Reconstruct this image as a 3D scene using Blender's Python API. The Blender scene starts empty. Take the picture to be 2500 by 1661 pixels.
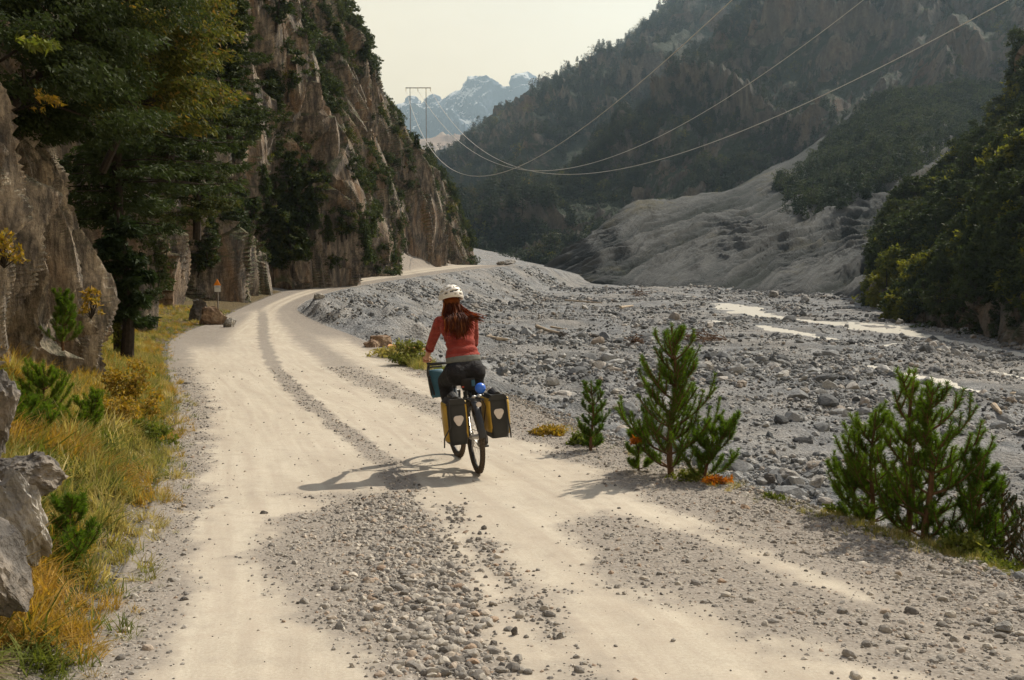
import bpy, math, random
import numpy as np
from mathutils import Vector, Matrix, Euler

random.seed(7)
RNG = np.random.default_rng(11)
sc = bpy.context.scene
COL = sc.collection

# ------------------------------------------------------------------ camera
F_PX, CX, CY = 2430.0, 1250.0, 830.5
CAM = np.array([0.0, 0.0, 1.65])
PITCH = math.atan(210.5 / F_PX)
cam_d = bpy.data.cameras.new('camera')
cam_d.sensor_width = 36.0
cam_d.lens = 36.0 * F_PX / 2500.0
cam_d.clip_start = 0.05
cam_d.clip_end = 20000
cam_d.dof.use_dof = False
cam = bpy.data.objects.new('camera', cam_d)
cam.location = CAM
cam.rotation_euler = (math.pi / 2 - PITCH, 0, 0)
COL.objects.link(cam)
sc.camera = cam

# ------------------------------------------------------------------ light
SUN = Vector((0.53, 0.59, 0.76)).normalized()       # towards the sun
SUN_EL = math.asin(SUN.z)
SUN_AZ = math.atan2(SUN.x, SUN.y)
W = bpy.data.worlds.new('World')
sc.world = W
W.use_nodes = True
nt = W.node_tree
nt.nodes.clear()
wo = nt.nodes.new('ShaderNodeOutputWorld')
wb = nt.nodes.new('ShaderNodeBackground')
wb.inputs['Strength'].default_value = 0.1
sky = nt.nodes.new('ShaderNodeTexSky')
sky.sky_type = 'NISHITA'
sky.sun_disc = False
sky.sun_elevation = SUN_EL
sky.sun_rotation = SUN_AZ
sky.dust_density = 2.0
tc = nt.nodes.new('ShaderNodeTexCoord')
mp = nt.nodes.new('ShaderNodeMapping')
mp.inputs['Scale'].default_value = (1.0, 1.0, 3.0)
no = nt.nodes.new('ShaderNodeTexNoise')
no.inputs['Scale'].default_value = 1.6
no.inputs['Detail'].default_value = 6
no.inputs['Roughness'].default_value = 0.55
cr = nt.nodes.new('ShaderNodeValToRGB')
cr.color_ramp.elements[0].position = 0.30
cr.color_ramp.elements[0].color = (6.5, 4.95, 2.75, 1)
cr.color_ramp.elements[1].position = 0.70
cr.color_ramp.elements[1].color = (8.5, 6.55, 3.75, 1)
mx = nt.nodes.new('ShaderNodeMix')
mx.data_type = 'RGBA'
sx_ = nt.nodes.new('ShaderNodeSeparateXYZ')
nt.links.new(tc.outputs['Generated'], sx_.inputs[0])
mr = nt.nodes.new('ShaderNodeMapRange')          # the veil of cloud thins overhead
mr.inputs['From Min'].default_value = 0.28
mr.inputs['From Max'].default_value = 0.75
mr.inputs['To Min'].default_value = 0.92
mr.inputs['To Max'].default_value = 0.12
nt.links.new(sx_.outputs['Z'], mr.inputs['Value'])
nt.links.new(mr.outputs[0], mx.inputs['Factor'])
nt.links.new(tc.outputs['Generated'], mp.inputs['Vector'])
nt.links.new(mp.outputs['Vector'], no.inputs['Vector'])
nt.links.new(no.outputs['Fac'], cr.inputs['Fac'])
nt.links.new(sky.outputs['Color'], mx.inputs[6])
nt.links.new(cr.outputs['Color'], mx.inputs[7])
nt.links.new(mx.outputs[2], wb.inputs['Color'])
nt.links.new(wb.outputs['Background'], wo.inputs['Surface'])

sd = bpy.data.lights.new('sun', 'SUN')
sd.energy = 5.0
sd.color = (1.0, 0.90, 0.75)
sd.angle = math.radians(0.6)
so = bpy.data.objects.new('sun', sd)
so.rotation_euler = (-SUN).to_track_quat('-Z', 'Y').to_euler()
so.location = (30, 20, 60)
COL.objects.link(so)

vs = sc.view_settings
vs.view_transform = 'Standard'
vs.look = 'None'
vs.exposure = 0.48
vs.gamma = 1.0
vs.use_curve_mapping = False
sc.render.film_transparent = False
cy = sc.cycles
cy.use_denoising = True
cy.max_bounces = 6
cy.diffuse_bounces = 3
cy.glossy_bounces = 2
cy.transmission_bounces = 4
cy.transparent_max_bounces = 8
cy.volume_bounces = 0
cy.sample_clamp_indirect = 6
cy.use_adaptive_sampling = True
cy.adaptive_threshold = 0.02

# ------------------------------------------------------------------ helpers
def at(px, py, Y):
    yu = (CY - py) / F_PX
    xr = (px - CX) / F_PX
    c, s = math.cos(PITCH), math.sin(PITCH)
    t = Y / (c + yu * s)
    return np.array([CAM[0] + t * xr, Y, CAM[2] + t * (-s + yu * c)])

def at_z(px, Y, z):
    """point of column px (source pixels), distance Y, height z"""
    c, s = math.cos(PITCH), math.sin(PITCH)
    t = Y * c - (z - CAM[2]) * s
    return np.array([t * (px - CX) / F_PX, Y, z])

def on_plane(px, py, z):
    yu = (CY - py) / F_PX
    c, s = math.cos(PITCH), math.sin(PITCH)
    dz = -s + yu * c
    t = (z - CAM[2]) / dz
    return np.array([t * (px - CX) / F_PX, t * (c + yu * s), z])

def _hash(ix, iy, iz, seed):
    h = (ix * 374761393 + iy * 668265263 + iz * 2147483647 + seed * 1274126177) & 0xffffffff
    h = ((h ^ (h >> 13)) * 1274126177) & 0xffffffff
    return (h ^ (h >> 16)) & 0xffffffff

_G = np.array([[1,1,0],[-1,1,0],[1,-1,0],[-1,-1,0],[1,0,1],[-1,0,1],[1,0,-1],[-1,0,-1],
               [0,1,1],[0,-1,1],[0,1,-1],[0,-1,-1],[1,1,0],[-1,1,0],[0,-1,1],[0,-1,-1]], dtype=np.float64)

def perlin(P, seed=0):
    P = np.asarray(P, dtype=np.float64)
    i = np.floor(P).astype(np.int64)
    f = P - i
    w = f * f * f * (f * (f * 6 - 15) + 10)
    out = 0.0
    for dx in (0, 1):
        wx = w[:, 0] if dx else 1 - w[:, 0]
        for dy in (0, 1):
            wy = w[:, 1] if dy else 1 - w[:, 1]
            for dz in (0, 1):
                wz = w[:, 2] if dz else 1 - w[:, 2]
                g = _G[_hash(i[:, 0] + dx, i[:, 1] + dy, i[:, 2] + dz, seed) & 15]
                d = g[:, 0] * (f[:, 0] - dx) + g[:, 1] * (f[:, 1] - dy) + g[:, 2] * (f[:, 2] - dz)
                out = out + wx * wy * wz * d
    return out

def fbm(P, octaves=5, gain=0.5, lac=2.03, seed=0):
    P = np.asarray(P, dtype=np.float64)
    a, s, r = 1.0, 0.0, 0.0
    for o in range(octaves):
        s = s + a * perlin(P, seed + o * 17)
        P = P * lac + 11.3
        a *= gain
    return s

def ridged(P, octaves=5, gain=0.5, lac=2.07, seed=0):
    P = np.asarray(P, dtype=np.float64)
    a, s, wgt = 1.0, 0.0, 1.0
    for o in range(octaves):
        n = 1 - np.abs(perlin(P, seed + o * 31)) * 1.9
        n = np.clip(n, 0, 1) ** 2
        s = s + a * n * wgt
        wgt = np.clip(n * 1.4, 0, 1)
        P = P * lac + 7.7
        a *= gain
    return s

def facets(P, seed=0, tilt=0.5, off=0.5):
    """planar facets: every Voronoi cell gets its own tilt and offset; returns displacement in cell units"""
    P = np.asarray(P, float)
    i = np.floor(P).astype(np.int64)
    best = np.full(len(P), 1e9); out = np.zeros(len(P))
    for dx in (-1, 0, 1):
        for dy in (-1, 0, 1):
            for dz in (-1, 0, 1):
                c = i + np.array([dx, dy, dz])
                h = _hash(c[:, 0], c[:, 1], c[:, 2], seed)
                h2 = _hash(c[:, 1], c[:, 2], c[:, 0], seed + 91)
                j = np.stack([(h & 1023) / 1023.0, ((h >> 10) & 1023) / 1023.0, ((h >> 20) & 1023) / 1023.0], 1)
                r = P - (c + j)
                d = (r * r).sum(1)
                t = np.stack([(h2 & 1023) / 511.5 - 1, ((h2 >> 10) & 1023) / 511.5 - 1, ((h2 >> 20) & 1023) / 511.5 - 1], 1)
                v = (r * t).sum(1) * tilt + t[:, 0] * off
                m = d < best
                best = np.where(m, d, best); out = np.where(m, v, out)
    return out

def sstep(a, b, x):
    t = np.clip((x - a) / (b - a), 0, 1)
    return t * t * (3 - 2 * t)

def mesh_np(name, V, Fc, smooth=False):
    """V (n,3), Fc (m,k) with k = 3 or 4"""
    me = bpy.data.meshes.new(name)
    V = np.ascontiguousarray(V, dtype=np.float32)
    Fc = np.ascontiguousarray(Fc, dtype=np.int32)
    m, k = Fc.shape
    me.vertices.add(len(V))
    me.vertices.foreach_set('co', V.ravel())
    me.loops.add(m * k)
    me.loops.foreach_set('vertex_index', Fc.ravel())
    me.polygons.add(m)
    me.polygons.foreach_set('loop_start', np.arange(0, m * k, k, dtype=np.int32))
    try:
        me.polygons.foreach_set('loop_total', np.full(m, k, dtype=np.int32))
    except Exception:
        pass
    me.polygons.foreach_set('use_smooth', np.full(m, smooth, dtype=bool))
    me.update(calc_edges=True)
    me.validate()
    return me

def add_attr(me, name, arr, kind='FLOAT'):
    a = me.attributes.new(name, kind, 'POINT')
    if kind == 'FLOAT':
        a.data.foreach_set('value', np.asarray(arr, dtype=np.float32).ravel())
    elif kind == 'INT':
        a.data.foreach_set('value', np.asarray(arr, dtype=np.int32).ravel())
    else:
        a.data.foreach_set('vector', np.asarray(arr, dtype=np.float32).ravel())

def link(name, me, mat=None, parent=None):
    o = bpy.data.objects.new(name, me)
    if mat is not None and me is not None and not me.materials:
        me.materials.append(mat)
    if parent is not None:
        o.parent = parent
    COL.objects.link(o)
    return o

def tag(o, label=None, cat=None, group=None, kind=None):
    if label: o['label'] = label
    if cat: o['category'] = cat
    if group: o['group'] = group
    if kind: o['kind'] = kind
    return o

def empty(name, loc=(0, 0, 0), rot=(0, 0, 0)):
    o = bpy.data.objects.new(name, None)
    o.empty_display_size = 0.2
    o.location = loc
    o.rotation_euler = rot
    COL.objects.link(o)
    return o

def grid_faces(nr, nc):
    r = np.arange(nr - 1)[:, None]
    c = np.arange(nc - 1)[None, :]
    a = (r * nc + c)
    return np.stack([a, a + 1, a + nc + 1, a + nc], -1).reshape(-1, 4)

def ico(sub=1):
    import bmesh
    bm = bmesh.new()
    bmesh.ops.create_icosphere(bm, subdivisions=sub, radius=1.0)
    V = np.array([v.co[:] for v in bm.verts])
    Fc = np.array([[v.index for v in f.verts] for f in bm.faces])
    bm.free()
    return V, Fc

class MB:
    """collects triangles/quads as triangles"""
    def __init__(s):
        s.V, s.F, s.n = [], [], 0
    def add(s, V, Fc):
        V = np.asarray(V, dtype=float)
        Fc = np.asarray(Fc)
        if Fc.shape[1] == 4:
            Fc = np.concatenate([Fc[:, [0, 1, 2]], Fc[:, [0, 2, 3]]])
        s.V.append(V)
        s.F.append(Fc + s.n)
        s.n += len(V)
    def tube(s, pts, rad, n=8, cap=True):
        pts = [Vector(p) for p in pts]
        if not hasattr(rad, '__len__'):
            rad = [rad] * len(pts)
        rings = []
        up = Vector((0.13, 0.2, 1)).normalized()
        prev = None
        for i, p in enumerate(pts):
            a = pts[max(0, i - 1)]
            b = pts[min(len(pts) - 1, i + 1)]
            t = (b - a)
            if t.length < 1e-9: t = Vector((0, 0, 1))
            t.normalize()
            if prev is None:
                u = t.cross(up)
                if u.length < 1e-3: u = t.cross(Vector((1, 0, 0)))
            else:
                u = prev - t * prev.dot(t)
                if u.length < 1e-6: u = t.cross(up)
            u.normalize()
            prev = u
            v = t.cross(u)
            rings.append([(p + (u * math.cos(2 * math.pi * k / n) + v * math.sin(2 * math.pi * k / n)) * rad[i])[:] for k in range(n)])
        V = np.array(rings).reshape(-1, 3)
        m = len(pts)
        Fq = []
        for i in range(m - 1):
            for k in range(n):
                k2 = (k + 1) % n
                Fq.append((i * n + k, i * n + k2, (i + 1) * n + k2, (i + 1) * n + k))
        Fq = np.array(Fq)
        T = np.concatenate([Fq[:, [0, 1, 2]], Fq[:, [0, 2, 3]]])
        if cap:
            c = []
            for k in range(1, n - 1):
                c.append((0, k + 1, k)); c.append(((m - 1) * n, (m - 1) * n + k, (m - 1) * n + k + 1))
            T = np.concatenate([T, np.array(c)])
        s.add(V, T)
    def box(s, lo, hi, M=None):
        lo, hi = np.array(lo, float), np.array(hi, float)
        V = np.array([[x, y, z] for x in (lo[0], hi[0]) for y in (lo[1], hi[1]) for z in (lo[2], hi[2])])
        if M is not None:
            V = np.array([(M @ Vector(v))[:] for v in V])
        s.add(V, np.array([[0,1,3,2],[4,6,7,5],[0,4,5,1],[2,3,7,6],[0,2,6,4],[1,5,7,3]]))
    def ball(s, c, r, sub=2):
        V, Fc = ico(sub)
        s.add(V * np.asarray(r) + np.asarray(c), Fc)
    def mesh(s, name='mesh', smooth=False):
        return mesh_np(name, np.concatenate(s.V), np.concatenate(s.F), smooth)
    def build(s, name, mat, parent=None, smooth=False):
        return link(name, s.mesh(name, smooth), mat, parent)

# ------------------------------------------------------------------ materials
class NT:
    def __init__(s, name):
        s.m = bpy.data.materials.new(name)
        s.m.use_nodes = True
        s.t = s.m.node_tree
        s.t.nodes.clear()
        s.out = s.t.nodes.new('ShaderNodeOutputMaterial')
    def n(s, typ, **kw):
        nd = s.t.nodes.new(typ)
        for k, v in kw.items():
            if k.startswith('i_'):
                nd.inputs[k[2:].replace('_', ' ')].default_value = v
            else:
                setattr(nd, k, v)
        return nd
    def l(s, a, b): s.t.links.new(a, b)
    def noise(s, vec, scale, detail=4, rough=0.55, dist=0.0):
        nd = s.n('ShaderNodeTexNoise')
        nd.inputs['Scale'].default_value = scale
        nd.inputs['Detail'].default_value = detail
        nd.inputs['Roughness'].default_value = rough
        nd.inputs['Distortion'].default_value = dist
        if vec is not None: s.l(vec, nd.inputs['Vector'])
        return nd.outputs['Fac']
    def ramp(s, fac, stops, interp='LINEAR'):
        nd = s.n('ShaderNodeValToRGB')
        cr = nd.color_ramp
        cr.interpolation = interp
        while len(cr.elements) < len(stops): cr.elements.new(0.5)
        for e, (p, c) in zip(cr.elements, stops):
            e.position = p
            e.color = (*c, 1) if len(c) == 3 else c
        s.l(fac, nd.inputs['Fac'])
        return nd.outputs['Color']
    def mix(s, fac, a, b, blend='MIX'):
        nd = s.n('ShaderNodeMix', data_type='RGBA', blend_type=blend)
        for sock, v in ((nd.inputs[0], fac), (nd.inputs[6], a), (nd.inputs[7], b)):
            if isinstance(v, bpy.types.NodeSocket): s.l(v, sock)
            elif isinstance(v, (int, float)): sock.default_value = v
            else: sock.default_value = (*v, 1) if len(v) == 3 else v
        return nd.outputs[2]
    def math(s, op, a, b=0.0, clamp=False):
        nd = s.n('ShaderNodeMath', operation=op, use_clamp=clamp)
        for sock, v in ((nd.inputs[0], a), (nd.inputs[1], b)):
            if isinstance(v, bpy.types.NodeSocket): s.l(v, sock)
            else: sock.default_value = v
        return nd.outputs[0]
    def mapping(s, vec, scale=(1, 1, 1), rot=(0, 0, 0)):
        nd = s.n('ShaderNodeMapping')
        nd.inputs['Scale'].default_value = scale
        nd.inputs['Rotation'].default_value = rot
        s.l(vec, nd.inputs['Vector'])
        return nd.outputs['Vector']
    def pos(s): return s.n('ShaderNodeNewGeometry').outputs['Position']
    def obj(s): return s.n('ShaderNodeTexCoord').outputs['Object']
    def attr(s, name):
        nd = s.n('ShaderNodeAttribute'); nd.attribute_name = name
        return nd.outputs['Fac']
    def bump(s, h, strength=0.5, dist=0.05, normal=None):
        nd = s.n('ShaderNodeBump')
        nd.inputs['Strength'].default_value = strength
        nd.inputs['Distance'].default_value = dist
        s.l(h, nd.inputs['Height'])
        if normal is not None: s.l(normal, nd.inputs['Normal'])
        return nd.outputs['Normal']
    def bsdf(s, col, rough=0.9, normal=None, spec=0.2, metal=0.0):
        b = s.n('ShaderNodeBsdfPrincipled')
        if isinstance(col, bpy.types.NodeSocket): s.l(col, b.inputs['Base Color'])
        else: b.inputs['Base Color'].default_value = (*col, 1)
        if isinstance(rough, bpy.types.NodeSocket): s.l(rough, b.inputs['Roughness'])
        else: b.inputs['Roughness'].default_value = rough
        b.inputs['Specular IOR Level'].default_value = spec
        b.inputs['Metallic'].default_value = metal
        if normal is not None: s.l(normal, b.inputs['Normal'])
        s.l(b.outputs[0], s.out.inputs['Surface'])
        return b

def simple(name, col, rough=0.7, spec=0.3, metal=0.0, var=0.12, scale=30.0, bump=0.0):
    k = NT(name)
    f = k.noise(k.obj(), scale, 4)
    lo = tuple(c * (1 - var) for c in col)
    hi = tuple(min(1, c * (1 + var)) for c in col)
    c = k.ramp(f, [(0.3, lo), (0.7, hi)])
    n = k.bump(f, bump, 0.01) if bump else None
    k.bsdf(c, rough, n, spec, metal)
    return k.m

def m_sand():
    k = NT('road_sand_and_gravel')
    p = k.pos()
    g = k.attr('gravel')
    big = k.noise(p, 0.7, 5, 0.6)
    fine = k.noise(p, 60, 4, 0.7)
    mid = k.noise(p, 6, 5, 0.65)
    v = k.n('ShaderNodeTexVoronoi'); v.inputs['Scale'].default_value = 42; k.l(p, v.inputs['Vector'])
    v2 = k.n('ShaderNodeTexVoronoi'); v2.inputs['Scale'].default_value = 90; k.l(p, v2.inputs['Vector'])
    sand = k.ramp(big, [(0.3, (0.37, 0.33, 0.265)), (0.7, (0.47, 0.42, 0.34))])
    sand = k.mix(0.5, sand, k.ramp(fine, [(0.35, (0.36, 0.315, 0.25)), (0.62, (0.50, 0.45, 0.37))]))
    sand = k.mix(k.math('MULTIPLY', k.ramp(mid, [(0.5, (0, 0, 0)), (0.72, (1, 1, 1))]), 0.35), sand, (0.34, 0.28, 0.22))
    lat = k.attr('across')
    cmb = k.n('ShaderNodeCombineXYZ'); k.l(k.math('MULTIPLY', lat, 3.2), cmb.inputs[0])
    sp3 = k.n('ShaderNodeSeparateXYZ'); k.l(p, sp3.inputs[0]); k.l(k.math('MULTIPLY', sp3.outputs['Y'], 0.22), cmb.inputs[1])
    tyre = k.noise(cmb.outputs[0], 1.6, 6, 0.65, 0.3)
    sand = k.mix(k.math('MULTIPLY', k.ramp(tyre, [(0.44, (0, 0, 0)), (0.66, (1, 1, 1))]), 0.55), sand, (0.33, 0.28, 0.225))
    sand = k.mix(k.math('MULTIPLY', k.ramp(tyre, [(0.28, (1, 1, 1)), (0.44, (0, 0, 0))]), 0.35), sand, (0.54, 0.49, 0.40))
    dark = k.ramp(v2.outputs['Distance'], [(0.0, (0.2, 0.17, 0.14)), (0.2, (1, 1, 1))])
    specks = k.math('MULTIPLY', k.ramp(k.noise(p, 25, 2), [(0.60, (0, 0, 0)), (0.68, (1, 1, 1))]), 0.5)
    sand = k.mix(specks, sand, k.mix(1.0, sand, dark, 'MULTIPLY'))
    stone = k.mix(0.65, k.mix(v.outputs['Color'], (0.17, 0.15, 0.13), (0.34, 0.31, 0.27)), k.mix(v2.outputs['Color'], (0.18, 0.16, 0.14), (0.40, 0.365, 0.32)))
    stone = k.mix(k.ramp(v.outputs['Distance'], [(0.30, (0, 0, 0)), (0.7, (1, 1, 1))]), stone, (0.15, 0.13, 0.11))
    gg = k.math('ADD', g, k.math('MULTIPLY', k.math('SUBTRACT', k.noise(p, 7, 6, 0.7), 0.5), 0.9))
    gf = k.math('MULTIPLY', k.ramp(gg, [(0.28, (0, 0, 0)), (1.0, (1, 1, 1))]), k.attr('grey'))
    brown = k.mix(k.ramp(gg, [(0.02, (0, 0, 0)), (0.30, (0.5, 0.5, 0.5)), (0.62, (1, 1, 1))]), sand, k.mix(fine, (0.20, 0.175, 0.148), (0.33, 0.295, 0.25)))
    col = k.mix(gf, brown, stone)
    h = k.math('ADD', k.math('MULTIPLY', fine, 0.3), k.math('MULTIPLY', k.math('MULTIPLY', v.outputs['Distance'], gf), -1.2))
    k.bsdf(col, 0.95, k.bump(h, 0.5, 0.012), 0.1)
    return k.m

def m_bed():
    k = NT('river_gravel')
    p = k.pos()
    s1 = k.attr('soil')
    v = k.n('ShaderNodeTexVoronoi'); v.inputs['Scale'].default_value = 9; k.l(p, v.inputs['Vector'])
    v2 = k.n('ShaderNodeTexVoronoi'); v2.inputs['Scale'].default_value = 32; k.l(p, v2.inputs['Vector'])
    v3 = k.n('ShaderNodeTexVoronoi'); v3.inputs['Scale'].default_value = 2.6; k.l(p, v3.inputs['Vector'])
    c = k.mix(0.5, k.mix(v.outputs['Color'], (0.125, 0.128, 0.132), (0.37, 0.375, 0.375)),
              k.mix(v2.outputs['Color'], (0.115, 0.118, 0.12), (0.41, 0.41, 0.405)))
    c = k.mix(0.22, c, k.mix(v3.outputs['Color'], (0.12, 0.123, 0.127), (0.34, 0.34, 0.335)))
    big = k.noise(p, 0.18, 6, 0.6)
    c = k.mix(k.math('MULTIPLY', k.ramp(big, [(0.42, (0, 0, 0)), (0.62, (1, 1, 1))]), 0.65), c, k.mix(v2.outputs['Color'], (0.24, 0.22, 0.195), (0.34, 0.315, 0.28)))
    dk = k.ramp(k.noise(p, 0.5, 7, 0.72), [(0.38, (0.5, 0.52, 0.54)), (0.58, (1, 1, 1))])
    c = k.mix(1.0, c, dk, 'MULTIPLY')
    soil = k.mix(k.noise(p, 5, 6, 0.7), (0.045, 0.036, 0.022), (0.19, 0.145, 0.075))
    c = k.mix(s1, c, soil)
    h = k.math('ADD', k.math('MULTIPLY', v.outputs['Distance'], -1.0), k.math('MULTIPLY', v2.outputs['Distance'], -0.4))
    h = k.math('ADD', h, k.math('MULTIPLY', k.noise(p, 3, 6, 0.7), 1.0))
    k.bsdf(c, 0.95, k.bump(h, 0.9, 0.09), 0.12)
    return k.m

def m_rock(name, base=(0.20, 0.18, 0.155), pale=(0.42, 0.36, 0.29), rust=(0.30, 0.17, 0.085), dark=(0.07, 0.065, 0.055), scale=1.0, moss=(0.05, 0.065, 0.02), moss_amt=0.6):
    k = NT(name)
    p = k.pos()
    st = k.mapping(p, (scale, scale, scale * 0.28))
    a = k.noise(st, 0.55, 8, 0.62, 0.6)
    b = k.noise(st, 2.6, 8, 0.68, 0.3)
    c3 = k.noise(p, 9 * scale, 6, 0.7)
    col = k.ramp(b, [(0.30, dark), (0.46, base), (0.68, pale)])
    col = k.mix(k.ramp(a, [(0.50, (0, 0, 0)), (0.66, (0.75, 0.75, 0.75))]), col, k.mix(b, tuple(r * 0.55 for r in rust), tuple(min(1, r * 1.35) for r in rust)))
    col = k.mix(0.45, col, k.mix(1.0, col, k.ramp(c3, [(0.3, (0.35, 0.35, 0.35)), (0.7, (1.5, 1.5, 1.5))]), 'MULTIPLY'))
    streak = k.noise(k.mapping(p, (scale * 1.7, scale * 1.7, scale * 0.09)), 1.1, 5, 0.6, 0.4)
    col = k.mix(k.math('MULTIPLY', k.ramp(streak, [(0.53, (0, 0, 0)), (0.64, (1, 1, 1))]), 0.6), col, dark)
    g = k.n('ShaderNodeNewGeometry')
    sp = k.n('ShaderNodeSeparateXYZ'); k.l(g.outputs['Normal'], sp.inputs[0])
    mo = k.math('ADD', sp.outputs['Z'], k.math('MULTIPLY', k.math('SUBTRACT', k.noise(p, 1.7 * scale, 6, 0.7), 0.5), 1.6))
    mf = k.math('MULTIPLY', k.ramp(mo, [(0.42, (0, 0, 0)), (0.62, (1, 1, 1))]), moss_amt)
    col = k.mix(mf, col, k.mix(c3, tuple(m * 0.5 for m in moss), tuple(m * 1.8 for m in moss)))
    h = k.math('ADD', k.math('MULTIPLY', b, 1.0), k.math('MULTIPLY', c3, 0.35))
    k.bsdf(col, 0.92, k.bump(h, 0.9, 0.35 / scale), 0.15)
    return k.m

def m_leaf(name, c1, c2, c3=None, trans=0.35, vscale=1.5, obj_rand=0.6):
    k = NT(name)
    oi = k.n('ShaderNodeObjectInfo')
    p = k.pos()
    f = k.noise(p, vscale, 3, 0.6)
    wn = k.n('ShaderNodeTexWhiteNoise'); 
    gi = k.n('ShaderNodeNewGeometry')
    wn.noise_dimensions = '1D'
    k.l(gi.outputs['Random Per Island'], wn.inputs['W'])
    r = k.math('ADD', k.math('MULTIPLY', oi.outputs['Random'], obj_rand), k.math('MULTIPLY', wn.outputs['Value'], 1 - obj_rand))
    r = k.math('ADD', k.math('MULTIPLY', r, 0.7), k.math('MULTIPLY', f, 0.35))
    stops = [(0.15, c1), (0.75, c2)]
    if c3 is not None: stops.append((0.93, c3))
    col = k.ramp(r, stops)
    d = k.n('ShaderNodeBsdfPrincipled')
    d.inputs['Roughness'].default_value = 0.7
    d.inputs['Specular IOR Level'].default_value = 0.12
    k.l(col, d.inputs['Base Color'])
    t = k.n('ShaderNodeBsdfTranslucent')
    hs = k.n('ShaderNodeHueSaturation'); hs.inputs['Saturation'].default_value = 1.15; hs.inputs['Value'].default_value = 1.5
    k.l(col, hs.inputs['Color']); k.l(hs.outputs[0], t.inputs['Color'])
    ms = k.n('ShaderNodeMixShader'); ms.inputs[0].default_value = trans
    k.l(d.outputs[0], ms.inputs[1]); k.l(t.outputs[0], ms.inputs[2])
    k.l(ms.outputs[0], k.out.inputs['Surface'])
    return k.m

M = {}
M['road'] = m_sand()
M['bed'] = m_bed()
M['cliff'] = m_rock('cliff_limestone', base=(0.135, 0.12, 0.105), pale=(0.40, 0.33, 0.255), rust=(0.27, 0.17, 0.095), dark=(0.045, 0.044, 0.043))
M['near_rock'] = m_rock('near_limestone', base=(0.19, 0.165, 0.14), pale=(0.62, 0.52, 0.40), rust=(0.26, 0.17, 0.10), dark=(0.05, 0.047, 0.044), scale=2.4, moss_amt=0.35)
M['mount'] = m_rock('mountain_rock', base=(0.085, 0.08, 0.07), pale=(0.19, 0.165, 0.135), rust=(0.13, 0.085, 0.05), scale=0.06, moss=(0.022, 0.034, 0.016), moss_amt=0.9)
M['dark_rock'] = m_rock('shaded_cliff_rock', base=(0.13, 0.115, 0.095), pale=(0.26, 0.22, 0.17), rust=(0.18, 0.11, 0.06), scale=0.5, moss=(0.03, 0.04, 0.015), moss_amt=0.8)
M['stone'] = None
def m_stone():
    k = NT('loose_stone')
    oi = k.n('ShaderNodeObjectInfo')
    col = k.ramp(oi.outputs['Random'], [(0.0, (0.075, 0.079, 0.083)), (0.3, (0.16, 0.166, 0.17)), (0.6, (0.26, 0.265, 0.265)), (0.86, (0.40, 0.395, 0.38)), (0.92, (0.27, 0.23, 0.19)), (1.0, (0.42, 0.40, 0.37))])
    n = k.noise(k.obj(), 2.2, 6, 0.7)
    col = k.mix(0.6, col, k.mix(1.0, col, k.ramp(n, [(0.3, (0.55, 0.55, 0.55)), (0.7, (1.3, 1.28, 1.25))]), 'MULTIPLY'))
    k.bsdf(col, 0.9, k.bump(n, 0.4, 0.15), 0.15)
    return k.m
M['stone'] = m_stone()
def m_pebble():
    k = NT('road_pebble')
    oi = k.n('ShaderNodeObjectInfo')
    col = k.ramp(oi.outputs['Random'], [(0.0, (0.12, 0.11, 0.10)), (0.25, (0.22, 0.205, 0.185)), (0.6, (0.32, 0.295, 0.26)), (0.85, (0.42, 0.385, 0.33)), (0.93, (0.30, 0.22, 0.16)), (1.0, (0.48, 0.44, 0.38))])
    n = k.noise(k.obj(), 2.2, 4, 0.7)
    col = k.mix(0.4, col, k.mix(1.0, col, k.ramp(n, [(0.3, (0.6, 0.6, 0.6)), (0.7, (1.3, 1.28, 1.25))]), 'MULTIPLY'))
    k.bsdf(col, 0.9, None, 0.12)
    return k.m
M['pebble'] = m_pebble()
M['pine'] = m_leaf('pine_needles', (0.035, 0.072, 0.013), (0.12, 0.18, 0.028), (0.25, 0.27, 0.05), 0.45)
M['far_pine'] = m_leaf('cliff_pine_foliage', (0.020, 0.032, 0.012), (0.052, 0.068, 0.022), (0.11, 0.10, 0.03), 0.25, 0.4)
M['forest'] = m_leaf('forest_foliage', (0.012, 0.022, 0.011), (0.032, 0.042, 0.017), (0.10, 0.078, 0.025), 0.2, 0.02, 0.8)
M['rim'] = m_leaf('sunlit_rim_foliage', (0.05, 0.065, 0.014), (0.16, 0.16, 0.03), (0.28, 0.22, 0.05), 0.45, 0.3)  # lighter, yellower leaves: sun on the crag rims put into the colour
M['spruce'] = m_leaf('spruce_needles', (0.015, 0.028, 0.010), (0.040, 0.055, 0.018), (0.09, 0.08, 0.025), 0.25, 0.8)
M['autumn'] = m_leaf('autumn_leaves', (0.022, 0.036, 0.010), (0.105, 0.105, 0.026), (0.34, 0.19, 0.06), 0.34, 1.2, 0.2)
M['yellow'] = m_leaf('yellow_leaves', (0.10, 0.10, 0.025), (0.36, 0.23, 0.05), (0.58, 0.46, 0.22), 0.35, 3.0, 0.1)
M['orange'] = m_leaf('orange_leaves', (0.24, 0.10, 0.03), (0.48, 0.17, 0.03), (0.5, 0.30, 0.08), 0.35, 3.0, 0.1)
M['grass'] = m_leaf('grass_blades', (0.10, 0.13, 0.03), (0.38, 0.31, 0.11), (0.66, 0.58, 0.38), 0.4, 1.2, 0.75)
M['green'] = m_leaf('green_blades', (0.05, 0.075, 0.018), (0.15, 0.17, 0.035), (0.42, 0.36, 0.12), 0.35, 3.0, 0.4)
M['gold'] = m_leaf('golden_blades', (0.13, 0.12, 0.03), (0.44, 0.28, 0.075), (0.66, 0.52, 0.28), 0.4, 1.2, 0.5)
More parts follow.
